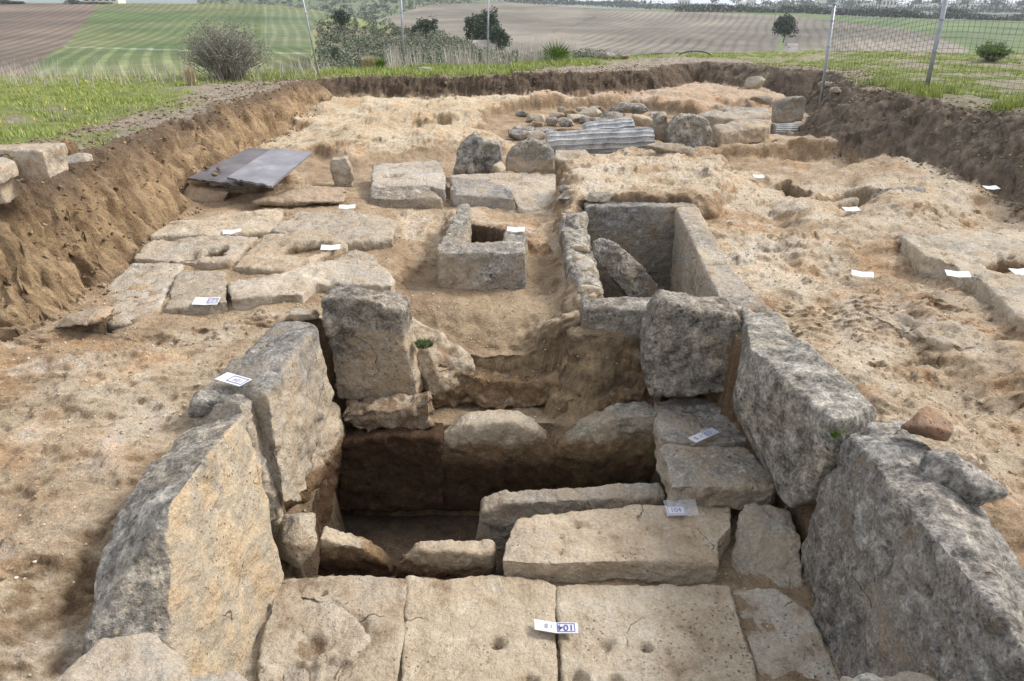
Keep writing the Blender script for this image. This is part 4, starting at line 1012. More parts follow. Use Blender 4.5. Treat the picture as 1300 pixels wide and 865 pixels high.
# taller weeds on the right bank crest and far edge
wm = ((y > 15) & (y < 19) & (x < 2) & (GRASS > .3) & (fbm(x, y, 0, 3, .9, seed=77) > -.15))
cand = np.nonzero(wm)[0]; pick = rng.choice(cand, 3800)
o = scatter_blades('grass', x[pick], y[pick], .03, .13, .008, 1.0, GRM, 15); tag(o, 'patchy bright grass along the far edge of the trench', 'grass', kind='stuff')
wm = ((x > 3) & (y < 14) & (GRASS > .3) & (sd - wid < 1.0))
cand = np.nonzero(wm)[0]; pick = rng.choice(cand, 3500)
o = scatter_blades('tall_grass', x[pick], y[pick], .05, .17, .007, .8, GRM, 5); tag(o, 'taller bright weeds along the crest of the banks', 'grass', kind='stuff')
YEL = flat_mat('yellow_petal', (.70, .62, .04), .6, .2, 10)
cand = np.nonzero((GRASS > .6) & (((x < -5.2) & (y < 16)) | ((x > 4.5) & (y < 13))))[0]; pick = rng.choice(cand, 1500)
o = scatter_blades('yellow_flowers', x[pick], y[pick], (.010), .022, .008, 1.6, YEL, 6, 1, zoff=.07); tag(o, 'small yellow wild flowers in the grass', 'flowers', kind='stuff')
DRY = blade_mat('dry_stalks', (.30, .26, .22), (.42, .38, .33), (.55, .52, .48))
n_ = 480; xs = rng.uniform(-12, -3.8, n_); ys = plateau_edge(xs) + rng.uniform(-1.2, 2.0, n_) - 1
o = scatter_blades('dry_stalks', xs, ys, .08, .5, .004, .6, DRY, 7, 4); tag(o, 'pale dead weed stalks along the edge of the field', 'dry weeds', kind='stuff')
n_ = 160; xs = rng.uniform(-3, 1.5, n_); ys = plateau_edge(xs) + rng.uniform(0, 2.0, n_)
o = scatter_blades('dry_stalks', xs, ys, .25, .7, .006, .35, DRY, 8, 6); tag(o, 'sparse dead stalks behind the far fence posts', 'dry weeds', kind='stuff')

# ================================================================== bushes and trees
def tubes(segs, mat, name, parent=None, sides=5):
    """segs: list of (p0,p1,r0,r1)"""
    V = []; Fc = []
    for p0, p1, r0, r1 in segs:
        p0 = Vector(p0); p1 = Vector(p1); ax = (p1 - p0)
        if ax.length < 1e-6: continue
        ax.normalize()
        s = ax.cross(Vector((0, 0, 1)) if abs(ax.z) < .95 else Vector((1, 0, 0))).normalized(); u = s.cross(ax)
        k = len(V)
        for j, (p, r_) in enumerate(((p0, r0), (p1, r1))):
            for i in range(sides):
                a = 2 * PI * i / sides
                V.append(tuple(p + (s * math.cos(a) + u * math.sin(a)) * r_))
        for i in range(sides): Fc.append((k + i, k + (i + 1) % sides, k + sides + (i + 1) % sides, k + sides + i))
        Fc.append(tuple(range(k, k + sides))[::-1]); Fc.append(tuple(range(k + sides, k + 2 * sides)))
    return mesh_np(name, np.array(V), Fc, mat, parent, smooth=True)
def leaves(name, P, size, mat, parent, seed):
    r_ = np.random.default_rng(seed); n = len(P)
    a = r_.normal(0, 1, (n, 3)); a /= np.linalg.norm(a, axis=1, keepdims=True)
    b = np.cross(a, r_.normal(0, 1, (n, 3))); b /= np.linalg.norm(b, axis=1, keepdims=True)
    s = size * r_.uniform(.6, 1.3, (n, 1))
    V = np.stack([P - a * s, P + b * s * .5, P + a * s, P - b * s * .5], 1).reshape(-1, 3)
    return mesh_np(name, V, np.arange(n * 4).reshape(-1, 4), mat, parent, smooth=False, attrs={'sh': np.repeat(r_.uniform(0, 1, n), 4)})
PINE = blade_mat('pine_foliage', (.022, .035, .022), (.04, .06, .035), (.07, .095, .055))
OLIVE = blade_mat('olive_foliage', (.07, .085, .055), (.13, .15, .10), (.21, .23, .165))
BARK = flat_mat('bark', (.16, .12, .09), .9, .4, 4)
def crown_pts(n, c, R, seed, lobes=16, hollow=.25):
    r_ = np.random.default_rng(seed)
    L = r_.normal(0, 1, (lobes, 3)); L /= np.linalg.norm(L, axis=1, keepdims=True); L *= r_.uniform(.25, .85, (lobes, 1))
    k = r_.integers(0, lobes, n)
    d = r_.normal(0, 1, (n, 3)); d /= np.linalg.norm(d, axis=1, keepdims=True)
    rad = (hollow + (1 - hollow) * r_.uniform(0, 1, (n, 1)) ** .5) * r_.uniform(.2, .42, lobes)[k][:, None]
    Q = L[k] + d * rad
    m = r_.uniform(0, 1, n) < .45
    Q[m] = d[m] * (r_.uniform(0, 1, (n, 1)) ** .4)[m] * (.72 + .1 * np.sin(d[m][:, :1] * 7 + d[m][:, 2:] * 9))
    return Q * np.array(R) + np.array(c)
def tree(label, base, h, crown, n, leaf, mat, seed, trunk_r=.2, crown_z=.62, ntrunk=1, cat='tree', group=None):
    root = empty('tree', base); tag(root, label, cat, group)
    P = crown_pts(n, (0, 0, h * crown_z), crown, seed)
    leaves('crown', P, leaf, mat, root, seed)
    rr = random.Random(seed); segs = []
    for t_ in range(ntrunk):
        b0 = Vector((rr.uniform(-1, 1) * (ntrunk - 1) * crown[0] * .12, rr.uniform(-.5, .5), -.5)); top_ = Vector((b0.x * 1.6 + rr.uniform(-.3, .3), 0, h * crown_z))
        mid = b0.lerp(top_, .5) + Vector((rr.uniform(-.1, .1), 0, 0)) * h * .1
        segs += [(b0, mid, trunk_r, trunk_r * .75), (mid, top_, trunk_r * .75, trunk_r * .4)]
        for k in range(5):
            e = Vector((rr.uniform(-.6, .6) * crown[0], rr.uniform(-.5, .5) * crown[1], h * crown_z + rr.uniform(-.1, .5) * crown[2]))
            segs.append((mid.lerp(top_, .4 + .12 * k), e, trunk_r * .4, trunk_r * .12))
    tubes(segs, BARK, 'trunk', root)
    return root
# grey leafless bush on the left
def bush(label, base, w, h, nst, seed, matT, matL, leaf, nl, name='bush', cat='bush'):
    root = empty(name, base); tag(root, label, cat)
    rr = random.Random(seed); segs = []; tips = []
    for i in range(nst):
        a = rr.uniform(0, 2 * PI); el = rr.uniform(.15, 1.0)
        out = math.sqrt(rr.uniform(0, 1))
        p = Vector((0.12 * w * math.cos(a) * rr.random(), .12 * w * math.sin(a) * rr.random(), -.03))
        end = Vector((math.cos(a) * w * .5 * out, math.sin(a) * w * .5 * out, h * math.sqrt(max(.05, 1 - out ** 2 * .8)) * rr.uniform(.75, 1.05)))
        m1 = p.lerp(end, .5) + Vector((rr.uniform(-1, 1), rr.uniform(-1, 1), rr.uniform(0, 1))) * w * .05
        segs += [(p, m1, .011, .007), (m1, end, .007, .003)]
        for k in range(9):
            q = m1.lerp(end, rr.uniform(-.3, 1)); e = q + Vector((rr.uniform(-1, 1), rr.uniform(-1, 1), rr.uniform(-.1, 1))) * w * .11
            segs.append((q, e, .004, .002)); tips.append(e); tips.append(q.lerp(e, .5))
    tubes(segs, matT, 'stems', root, 3)
    T = np.array([tuple(t) for t in tips])
    r_ = np.random.default_rng(seed)
    P = T[r_.integers(0, len(T), nl)] + r_.normal(0, w * .025, (nl, 3))
    leaves('foliage', P, leaf, matL, root, seed)
    return root
BG = blade_mat('bush_leaf', (.08, .09, .06), (.16, .17, .125), (.27, .27, .22))
q = G(292, 108)
q = (W(292, 107, .5)[0], W(292, 107, .5)[1], h1(*W(292, 107, .5)[:2]))
bush('wide grey twiggy bush in the grass left of the trench', q, 1.75, 1.05, 150, 3, TWIG, BG, .013, 16000)
q = W(244, 110, .62); q = (q[0], q[1], h1(q[0], q[1]))
tuft('dry_grass_clump', 'clump of straw coloured dry grass left of the grey bush', 'dry grass', q, .22, .42, 220, STRAW, 9, .25, .006)
q = W(470, 88, .5); q = (q[0], q[1], h1(q[0], q[1]))
tuft('dry_grass_clump', 'reddish dry grass clump in front of the scrub hill, left of the first far post', 'dry grass', q, .5, .42, 500, STRAW, 10, .5, .007)
q = W(484, 90, .5); q = (q[0], q[1], h1(q[0], q[1]))
tuft('weed_plant', 'upright green weed right of the reddish dry clump', 'plant', q, .35, .32, 260, GREEN, 11, .6, .01)
q = W(1262, 60, .6); q = (8.2, 13.6, h1(8.2, 13.6))
q = D(1262, 64, 19.0); q = (q[0], q[1], h1(q[0], q[1]))
bush('round bright green shrub in the field behind the fence', q, .75, .42, 60, 21, TWIG, flat_mat('shrub_green', (.12, .19, .04), .7, .4, 30), .02, 6000)
o = tubes(ROOTS, flat_mat('root_bark', (.05, .04, .03), .9, .3, 10), 'exposed_roots'); tag(o, 'tangle of thin dark roots in the earth face behind the pit', 'roots', kind='stuff')
# palm
q = W(706, 80, .62); q = (q[0], q[1], h1(q[0], q[1]))
pr = empty('dwarf_palm', q); tag(pr, 'small green fan palm at the far edge of the trench', 'palm')
V = []; Fc = []
rr = random.Random(4)
stem_segs = []
for i in range(16):
    a = rr.uniform(0, 2 * PI); el = rr.uniform(.35, 1.3)
    d_ = Vector((math.cos(a) * math.cos(el), math.sin(a) * math.cos(el), math.sin(el)))
    b = d_ * .16; stem_segs.append(((0, 0, 0), tuple(b), .012, .008))
    side = d_.cross(Vector((0, 0, 1))).normalized(); upv = side.cross(d_)
    for k in range(11):
        t_ = (k - 5) / 5 * 1.15
        e = b + (d_ * math.cos(t_) + side * math.sin(t_)) * .42 * rr.uniform(.85, 1.1)
        pth = (e - b).cross(upv).normalized() * .011
        m_ = b.lerp(e, .55); j = len(V)
        V += [tuple(b), tuple(m_ - pth), tuple(e), tuple(m_ + pth)]; Fc.append((j, j + 1, j + 2, j + 3))
mesh_np('fronds', np.array(V), Fc, GREEN, pr, smooth=False)
tubes(stem_segs, BARK, 'stem', pr)
# pale rocks and heaps on the far edge
for i, (px, py, s, lab) in enumerate([(400, 0, (0, 0, 0), ''), (700, 78, (.5, .3, .25), 'pale boulder left of the small fan palm'), (769, 77, (.7, .4, .22), 'heap like brown stone beside the dead branches at the far edge'), (540, 90, (.45, .3, .14), 'flat pale stone in the grass between the two far posts'), (793, 78, (.3, .2, .2), 'small pointed pale stone right of the dead branches')]):
    if not lab: continue
    q = W(px, py, .6); boulder('loose_stone', lab, 'stone', (q[0], q[1], h1(q[0], q[1]) + s[2] * .3), s, 120 + i, pat=.5, vox=.03)
segs = []
c = W(772, 76, .62); cz = h1(c[0], c[1])
for i in range(14):
    p = Vector((c[0] + rr.uniform(-.4, .4), c[1] + rr.uniform(-.2, .2), cz)); e = p + Vector((rr.uniform(-.5, .5), rr.uniform(-.2, .2), rr.uniform(.05, .28)))
    segs.append((p, e, .016, .007))
o = tubes(segs, TWIG, 'dead_branches', None); tag(o, 'heap of dead branches at the far edge right of the palm', 'branches')
segs = []
c = D(882, 72, 20.5)
for i in range(10):
    a0, a1 = PI * i / 10, PI * (i + 1) / 10
    segs.append(((c[0] + .42 * math.cos(a0), c[1], c[2] + .13 * math.sin(a0)), (c[0] + .42 * math.cos(a1), c[1], c[2] + .13 * math.sin(a1)), .014, .014))
RUBBER = flat_mat('black_hose', (.03, .03, .03), .6, .2, 10)
o = tubes(segs, RUBBER, 'pipe_loop'); tag(o, 'black plastic pipe arching out of the grass at the far edge', 'pipe')

# ================================================================== FENCE
GALV = flat_mat('galvanised_steel', (.30, .32, .35), .45, .25, 8, .5)
WIRE = flat_mat('dark_wire', (.10, .10, .11), .6, .1, 8, .3)
def post(label, foot, top_, r_, group='thin metal fence posts', cap=True):
    root = empty('fence_post', foot); tag(root, label, 'post', group)
    f = Vector(foot); t = Vector(top_) - f
    tubes([((0, 0, -.25), tuple(t), r_, r_)], GALV, 'pole', root, 10)
    tubes([(tuple(t), tuple(t + t.normalized() * .03), r_ * 1.3, r_ * 1.1)], GALV, 'cap', root, 10)
    for k in (.35, .6, .85):
        tubes([(tuple(t * k - Vector((0, 0, .008))), tuple(t * k + Vector((0, 0, .008))), r_ * 1.35, r_ * 1.35)], GALV, 'clamp', root, 8)
    return root
def pfoot(px, py, z): p = W(px, py, z); return (p[0], p[1], h1(p[0], p[1]))
f1 = pfoot(1047, 101, .72); f2 = pfoot(1174, 121, .74)
def ptop(px0, px1, f, zt):   # lean measured from the photo
    return None
def toph(f, px, py, H_):   # point above the frame, on the sight line of photo point (px,py) at the post distance, extended
    p = Vector(D(px, py, f[1])); d_ = (p - Vector(f)); return tuple(Vector(f) + d_ * (H_ / d_.z))
t1 = toph(f1, 1060, 0, 1.6); t2 = toph(f2, 1201, 0, 1.6)
post('fence post at the corner of the right bank, left of the wire mesh', f1, t1, .028)
post('fence post in the middle of the wire mesh on the right bank', f2, t2, .03)
f3 = (6.75, 8.2, h1(6.75, 8.2)); t3 = (6.95, 8.2, f3[2] + 1.6)
post('thin leaning post at the far left corner of the trench', pfoot(408, 107, .5), toph(pfoot(408, 107, .5), 385, 0, 1.9), .016)
post('straight thin post on the far edge, left of the pair there', pfoot(513, 93, .5), toph(pfoot(513, 93, .5), 509, 0, 1.9), .022)
post('straight thin post on the far edge, right of the pair, before the pines', pfoot(619, 90, .5), toph(pfoot(619, 90, .5), 620, 0, 1.9), .02)
fr = empty('wire_mesh_fence', f1); tag(fr, 'wire mesh fence panel strung along the right bank', 'fence')
bays = [(f1, t1), (f2, t2), (f3, t3)]
segs = []
for (a0, a1), (b0, b1) in zip(bays[:-1], bays[1:]):
    a0, a1, b0, b1 = map(Vector, (a0, a1, b0, b1)); 
    L = (b0 - a0).length; nv = int(L / .085); nh = 22
    def P_(s_, v_):
        lo = a0.lerp(b0, s_); hi = a1.lerp(b1, s_); p = lo.lerp(hi, v_ * .94 + .03)
        return p + Vector((.02 * math.sin(s_ * 9 + v_ * 4), .02 * math.cos(s_ * 7 + v_ * 5), .012 * math.sin(s_ * 11)))
    for i in range(nv + 1):
        for k in range(6): segs.append((P_(i / nv, k / 6), P_(i / nv, (k + 1) / 6), .0024, .0024))
    for j in range(nh + 1):
        for k in range(8): segs.append((P_(k / 8, j / nh), P_((k + 1) / 8, j / nh), .0024, .0024))
o = tubes([(tuple(Vector(a) - Vector(f1)), tuple(Vector(b) - Vector(f1)), c_, d_) for a, b, c_, d_ in segs], WIRE, 'mesh_wires', fr, 3)
# strip of grey sheet at the foot of the post
q = G(1175, 117); 
V = [(-.45, -.07, 0), (.3, -.03, -.01), (.28, .05, .0), (-.35, .06, .0), (-.45, -.07, .015), (.3, -.03, .005), (.28, .05, .015), (-.35, .06, .015)]
o = mesh_np('plastic_sheet', np.array(V), [(0, 3, 2, 1), (4, 5, 6, 7), (0, 1, 5, 4), (1, 2, 6, 5), (2, 3, 7, 6), (3, 0, 4, 7)], flat_mat('grey_sheet', (.22, .25, .26), .5, .5, 9), smooth=False)
o.location = (q[0], q[1], q[2] + .02); o.rotation_euler = (0, 0, -.3); tag(o, 'strip of pale grey sheet lying in the grass at the mesh fence post', 'sheet')

# ================================================================== FAR COUNTRY
def hill_mat(name, rows):
    """rows: list of (dir angle, spacing m, mask attribute, dark tone)"""
    t = NT(name); P = t.coord(); col = t.attr('col', 'Color')
    n = t.noise(P, .03, 6, .6); n2 = t.noise(P, .35, 5, .65)
    c = t.mix(1.0, col, t.ramp(n, [(.3, .65), (.7, 1.3)]), 'MULTIPLY')
    c = t.mix(t.ramp(t.noise(P, .08, 5), [(.5, 0.0), (.7, .5)]), c, t.mix(1.0, c, (1.25, 1.12, .85), 'MULTIPLY'))
    c = t.mix(1.0, c, t.ramp(n2, [(.3, .78), (.7, 1.22)]), 'MULTIPLY')
    sep = t.node('ShaderNodeSeparateXYZ'); t.l.new(P, sep.inputs[0])
    for k, (ang, sp, mask, tone) in enumerate(rows):
        ph = t.math('ADD', t.math('MULTIPLY', sep.outputs[0], math.cos(ang + PI / 2) / sp), t.math('MULTIPLY', sep.outputs[1], math.sin(ang + PI / 2) / sp))
        ph = t.math('ADD', ph, t.math('MULTIPLY', t.math('SUBTRACT', n2, .5), .05))
        ph = t.math('ADD', ph, t.math('MULTIPLY', t.noise(P, .012, 0, .4), 1.5))
        s_ = t.math('SINE', t.math('MULTIPLY', ph, 2 * PI))
        f = t.math('MULTIPLY', t.ramp(s_, [(0.0, 0.0), (.75, 1.0)]), t.attr(mask))
        f = t.math('MULTIPLY', f, t.ramp(n2, [(.3, .5), (.6, 1.0)]))
        f = t.math('MULTIPLY', f, t.ramp(t.noise(P, .018, 4), [(.36, .45), (.6, 1.0)]))
        c = t.mix(f, c, t.mix(1.0, c, tone, 'MULTIPLY'))
    t.base(c); return t.m
def hill(cols, nu, nv, colfn, mat, zdrop=12, name='hill', bumps=0.0, seed=1, foot=-30, back=True):
    cols = np.array(cols, float); pxs = np.linspace(cols[0, 0], cols[-1, 0], nu)
    cr, ba, yb, yc = [np.interp(pxs, cols[:, 0], cols[:, k]) for k in (1, 2, 3, 4)]
    tt = np.linspace(0, 1, nv)
    R = []; CX = []; CY = []
    for t_ in tt:
        py = ba + (cr - ba) * t_; yy = yb * (yc / yb) ** t_
        u = (pxs - 650) / F; v = (432.5 - py) / F; dy = CP + v * SP; dz = -SP + v * CP
        k = yy / dy; R.append(np.stack([u * k, yy, HC + dz * k], 1)); CX.append(pxs); CY.append(py)
    R = np.array(R)
    if bumps:
        R[:, :, 2] += bumps * fbm(R[:, :, 0], R[:, :, 1], 0, 3, 1 / 60, seed=seed) * np.sin(np.pi * tt)[:, None]
    last = R[-1]
    extra = []
    for k in (1, 2, 3): extra.append(last * np.array([1 + .12 * k, 1 + .12 * k, 1]) - np.array([0, 0, zdrop * k * k / 4.0]))
    ft = R[0].copy(); ft[:, 2] = foot; ft[:, 1] -= 6
    A = np.concatenate([ft[None], R, np.array(extra)], 0)
    sy, sx = A.shape[:2]
    CX = np.array([CX[0]] + CX + [CX[-1]] * 3); CY = np.array([CY[0]] + CY + [CY[-1]] * 3)
    V = A.reshape(-1, 3)
    col_, masks = colfn(CX.ravel(), CY.ravel(), V)
    idx = np.arange(len(V)).reshape(sy, sx)
    Fq = np.stack([idx[:-1, :-1], idx[:-1, 1:], idx[1:, 1:], idx[1:, :-1]], -1).reshape(-1, 4)
    at = {'col': col_}; at.update(masks)
    o = mesh_np(name, V, Fq, mat, attrs=at); tag(o, kind='structure'); return o, A, pxs, tt
def ang_between(p, q): return math.atan2(q[1] - p[1], q[0] - p[0])
# valley floor
xs = np.linspace(-5000, 5000, 60); ys = np.linspace(20, 6000, 60); a, b = np.meshgrid(xs, ys)
V = np.stack([a.ravel(), b.ravel(), np.full(a.size, -24.0)], 1); idx = np.arange(a.size).reshape(a.shape)
o = mesh_np('valley_floor', V, np.stack([idx[:-1, :-1], idx[:-1, 1:], idx[1:, 1:], idx[1:, :-1]], -1).reshape(-1, 4), hill_mat('valley', []), attrs={'col': np.tile([[.13, .15, .08]], (len(V), 1))}); tag(o, kind='structure')
# left vineyard hill
def yd(py, ba, cr, yb, yc): return yb * (yc / yb) ** ((ba - py) / (ba - cr))
L_ = [(-500, 2, 118, 70, 340), (0, 4, 118, 75, 350), (330, 5, 118, 75, 350), (400, 12, 118, 75, 330), (430, 20, 118, 75, 300), (470, 60, 118, 75, 160), (520, 112, 118, 72, 90)]
def pw(px, py): return D(px, py, yd(py, 118, 5, 75, 350))
aA = ang_between(pw(130, 60), pw(190, 20)); aB = ang_between(pw(60, 110), pw(120, 66)); aG = ang_between(pw(300, 55), pw(318, 15)); 
def colL(px, py, V):
    nn_ = fbm(V[:, 0], V[:, 1], 0, 3, .02, seed=4)
    # border between the ploughed field and the green one
    bx = np.interp(py, [5, 60, 62, 105], [128, 80, 70, 22]) + 0 * px
    br_ = (px < bx)
    c = mixc(C(.055, .09, .025), C(.10, .12, .045), .5 + 1.2 * nn_)
    c = np.where(br_[:, None], mixc(C(.11, .083, .062), C(.155, .12, .09), .5 + nn_), c)
    track = np.abs(py - np.interp(px, [60, 380], [59, 68])) < 1.0
    c = np.where((track & ~br_ & (px > 60))[:, None], c * .6 + .4 * C(.26, .26, .2), c)
    c = np.where((np.abs(px - 337) < 1.2)[:, None] & (py < 62)[:, None], c * .7 + .3 * C(.2, .22, .15), c)
    c = np.where(((px > 335) & (py > 14) & (py < 60))[:, None], c * .9 + .1 * C(.3, .31, .26), c)
    up_ = (~br_ & (py < 60)).astype(float); lo_ = (~br_ & (py >= 60)).astype(float)
    return c, {'mA': br_.astype(float), 'mB': lo_, 'mG': up_}
hill(L_, 420, 120, colL, hill_mat('vineyard_hill', [(aA, 3.0, 'mA', (.5, .5, .55)), (aB, 3.2, 'mB', (1.9, 1.7, 2.0)), (aG, 3.0, 'mG', (1.65, 1.45, 1.8))]))
# scrub hill
S_ = [(395, 40, 112, 60, 90), (420, 20, 112, 60, 135), (432, 18, 112, 60, 140), (470, 27, 112, 60, 140), (520, 36, 112, 60, 130), (560, 44, 110, 60, 118), (590, 56, 108, 60, 105), (610, 68, 106, 60, 95), (640, 78, 105, 60, 85), (680, 86, 104, 60, 75), (720, 90, 104, 60, 75)]
def colS(px, py, V):
    nn_ = fbm(V[:, 0], V[:, 1], 0, 4, .12, seed=6)
    return mixc(C(.17, .15, .10), C(.13, .17, .06), .5 + nn_), {}
_, AS, pS, tS = hill(S_, 120, 60, colS, hill_mat('scrub_hill', []), bumps=.6)
# brown vineyard hill in the centre and right
B_ = [(430, 30, 84, 210, 420), (480, 25, 84, 210, 450), (545, 6, 84, 210, 560), (640, 3, 84, 210, 600), (740, 10, 84, 210, 560), (800, 13, 84, 210, 540), (870, 12, 84, 210, 540), (1000, 16, 84, 210, 520), (1100, 22, 84, 210, 480), (1300, 27, 84, 210, 450), (1700, 30, 84, 210, 420)]
def pb(px, py): return D(px, py, yd(py, 84, 14, 210, 540))
b1 = ang_between(pb(880, 60), pb(925, 25)); b2 = ang_between(pb(560, 40), pb(720, 22)); b3 = ang_between(pb(1060, 55), pb(1050, 35))
def colB(px, py, V):
    nn_ = fbm(V[:, 0], V[:, 1], 0, 4, .012, seed=7)
    c = mixc(C(.12, .108, .085), C(.205, .185, .15), .5 + 1.1 * nn_)
    e = np.interp(px, [1000, 1060, 1180, 1240], [20, 27, 42, 62])
    gr = (px > 1000) & (py < e)
    c = np.where(gr[:, None], mixc(C(.07, .115, .035), C(.10, .14, .05), .5 + nn_), c)
    gr2 = (px > 1230); c = np.where(gr2[:, None], C(.08, .12, .04), c)
    gr3 = (py < np.interp(px, [740, 800, 900, 1000], [11.5, 14.5, 15.5, 21])) & (px > 740); c = np.where(gr3[:, None], C(.09, .125, .045), c)
    tr = (np.abs(px - np.interp(py, [10, 84], [1005, 985])) < 3) & (py > 40); c = np.where(tr[:, None], C(.10, .15, .045), c)
    g_ = (gr | gr2 | gr3)
    dk = (np.abs(py - np.interp(px, [700, 755], [44, 22])) < 1.4) & (px > 700) & (px < 757); c = np.where(dk[:, None], C(.10, .11, .07), c)
    m1 = ((px > 740) & (px < 1010) & ~g_).astype(float); m2 = ((px <= 740) & ~g_).astype(float); m3 = ((px >= 1010) & ~g_).astype(float)
    return c, {'mA': m1, 'mB': m2 * .6, 'mG': m3}
hill(B_, 500, 150, colB, hill_mat('brown_hill', [(b1, 4.4, 'mA', (.55, .52, .56)), (b2, 5.0, 'mB', (.72, .70, .74)), (b3, 4.2, 'mG', (.6, .56, .6))]), zdrop=16, bumps=1.2)
# olive hill behind
O_ = [(250, -2, 60, 420, 900), (330, -6, 60, 420, 900), (480, -10, 60, 420, 950), (560, -6, 60, 420, 950), (640, 2, 60, 420, 950), (700, 8, 60, 420, 900)]
def colO(px, py, V):
    nn_ = fbm(V[:, 0], V[:, 1], 0, 3, .02, seed=8)
    return mixc(C(.08, .105, .055), C(.12, .14, .07), .5 + nn_), {}
_, AO, pO, tO = hill(O_, 120, 60, colO, hill_mat('olive_hill', []))
# distant plain and far left ridge
Z_ = [(-600, 3, 40, 700, 2600), (250, 3, 40, 700, 2600), (700, 3, 40, 700, 2600), (860, 9, 40, 700, 1500), (1300, 12, 40, 700, 1300), (1900, 12, 40, 700, 1300)]
def colZ(px, py, V):
    nn_ = fbm(V[:, 0] * .4, V[:, 1] * 1.4, 0, 3, .006, seed=9)
    c = mixc(C(.05, .075, .05), C(.15, .155, .115), .5 + 1.2 * nn_)
    return c, {}
hill(Z_, 260, 60, colZ, hill_mat('plain', []), zdrop=10)
Z2 = [(-600, -12, 30, 2600, 4200), (0, -8, 30, 2600, 4200), (420, -6, 30, 2600, 4200), (600, -4, 30, 2600, 4200), (760, 2, 30, 2600, 4200), (860, 6, 30, 2600, 4200), (1000, 8, 30, 2600, 4000), (1900, 8, 30, 2600, 4000)]
hill(Z2, 120, 20, lambda px, py, V: (np.tile([[.10, .13, .11]], (len(V), 1)), {}), hill_mat('far_ridge', []), zdrop=20)

# trees on the far country
def clump(label, px, py, yy, w, h, seed, n=1400, mat=PINE, cat='tree', group=None, nt=1, cz=.62):
    p = D(px, py, yy); k = yy / F * 1.08
    W_, H_ = w * k, h * k
    return tree(label, (p[0], p[1], p[2]), H_, (W_ * .5, W_ * .45, H_ * .42), n, W_ * .035, mat, seed, H_ * .022, cz, nt, cat, group)
clump('left of two tall pines near the white shed in the valley', 606, 77, 125, 32, 46, 1, 3600, nt=2, cz=.72)
clump('middle pine of the group near the white shed in the valley', 620, 77, 128, 36, 50, 2, 3600, nt=2, cz=.7)
clump('right dark rounded pine touching the white shed in the valley', 634, 80, 122, 30, 42, 3, 3200, cz=.58)
clump('dark oak on the crest of the scrub hill', 541, 52, 118, 36, 26, 4, 2600, cz=.5)
clump('solitary dark round tree in the brown vineyard', 995, 52, 235, 30, 34, 5, 4200, cz=.5)
clump('dark bush at the upper left end of the scrub hill', 434, 40, 110, 26, 26, 6, 1800, cz=.5)
clump('dark shrub at the foot of the green vineyard', 428, 80, 75, 16, 22, 7, 1400, cz=.5)
clump('low tree at the end of the track in the scrub valley', 655, 82, 100, 22, 18, 9, 1200, OLIVE, cz=.5)
# olive scrub on the near scrub hill: uncountable texture of bushes
def scrub(name, label, A, pxs, n, smin, smax, mat, seed, leaf, per, xr, trange=(0.02, .98), rows=False, vis=None):
    r_ = np.random.default_rng(seed); ny, nx = A.shape[0] - 4, A.shape[1]
    P = []
    for i in range(n):
        a = r_.uniform(*trange) * (ny - 1) + 1; b = r_.uniform(*xr) * (nx - 1)
        if rows: a = 1 + round((a - 1) / 3) * 3.0
        i0, j0 = int(a), int(b); p = A[min(i0, ny), j0] + (A[min(i0 + 1, ny), j0] - A[min(i0, ny), j0]) * (a - i0)
        q_ = A[min(i0, ny), min(j0 + 1, nx - 1)]; p = p + (q_ - A[min(i0, ny), j0]) * (b - j0)
        s = r_.uniform(smin, smax)
        d_ = r_.normal(0, 1, (per, 3)); d_ /= np.linalg.norm(d_, axis=1, keepdims=True)
        P.append(p + np.array([0, 0, s * .5]) + d_ * np.array([s * .8, s * .8, s * .55]) * r_.uniform(.4, 1, (per, 1)))
    P = np.concatenate(P)
    o = leaves(name, P, leaf, mat, None, seed); tag(o, label, 'scrub', kind='stuff')
scrub('olive_scrub', 'grey green olive and scrub cover of the hill in front of the pines', AS, pS, 950, .4, 1.25, OLIVE, 1, .13, 80, (.03, .97), (.15, .98))
scrub('olive_grove', 'regular olive groves on the hill behind, at the top of the picture', AO, pO, 1300, 2.6, 4.2, OLIVE, 2, .9, 30, (.0, .8), rows=True)
# hedge lines, shed, town
HEDGE = blade_mat('hedge_foliage', (.035, .045, .03), (.06, .075, .045), (.10, .11, .07))
def hedge(label, pts, hgt, dep, n, leaf, mat, seed):
    r_ = np.random.default_rng(seed); P = []
    pts = np.array(pts); seg = r_.integers(0, len(pts) - 1, n); t_ = r_.uniform(0, 1, (n, 1))
    base = pts[seg] * (1 - t_) + pts[seg + 1] * t_
    hh = hgt * (.55 + .5 * fbm(base[:, 0], base[:, 1], 0, 3, 1 / (hgt * 2), seed=seed))
    P = base + np.stack([r_.normal(0, dep * .3, n), r_.normal(0, dep * .3, n), r_.uniform(0, 1, n) * np.clip(hh, .2, None)], 1)
    o = leaves('hedge', P, leaf, mat, None, seed); tag(o, label, 'hedge', kind='stuff')
hedge('dark belt of trees across the far right hill', [D(px, py, 520) for px, py in ((860, 14), (1000, 16), (1080, 19), (1140, 22), (1220, 24), (1300, 29), (1500, 34))], 7, 8, 9000, .9, HEDGE, 3)
hedge('low hedge along the bottom of the brown hill', [D(px, py, 205) for px, py in ((650, 80), (720, 74), (800, 73), (900, 74), (1000, 74))], 1.6, 3, 3500, .35, HEDGE, 4)
hedge('grey green bushes in the valley right of the white shed', [D(px, py, 110) for px, py in ((645, 86), (700, 82), (760, 80))], 2.2, 4, 3500, .16, OLIVE, 5)
hedge('line of distant trees on the skyline plain', [D(px, py, 1100) for px, py in ((640, 4), (760, 6), (860, 12), (1000, 13), (1150, 14), (1300, 16), (1500, 18))], 10, 60, 9000, 2.0, HEDGE, 6)
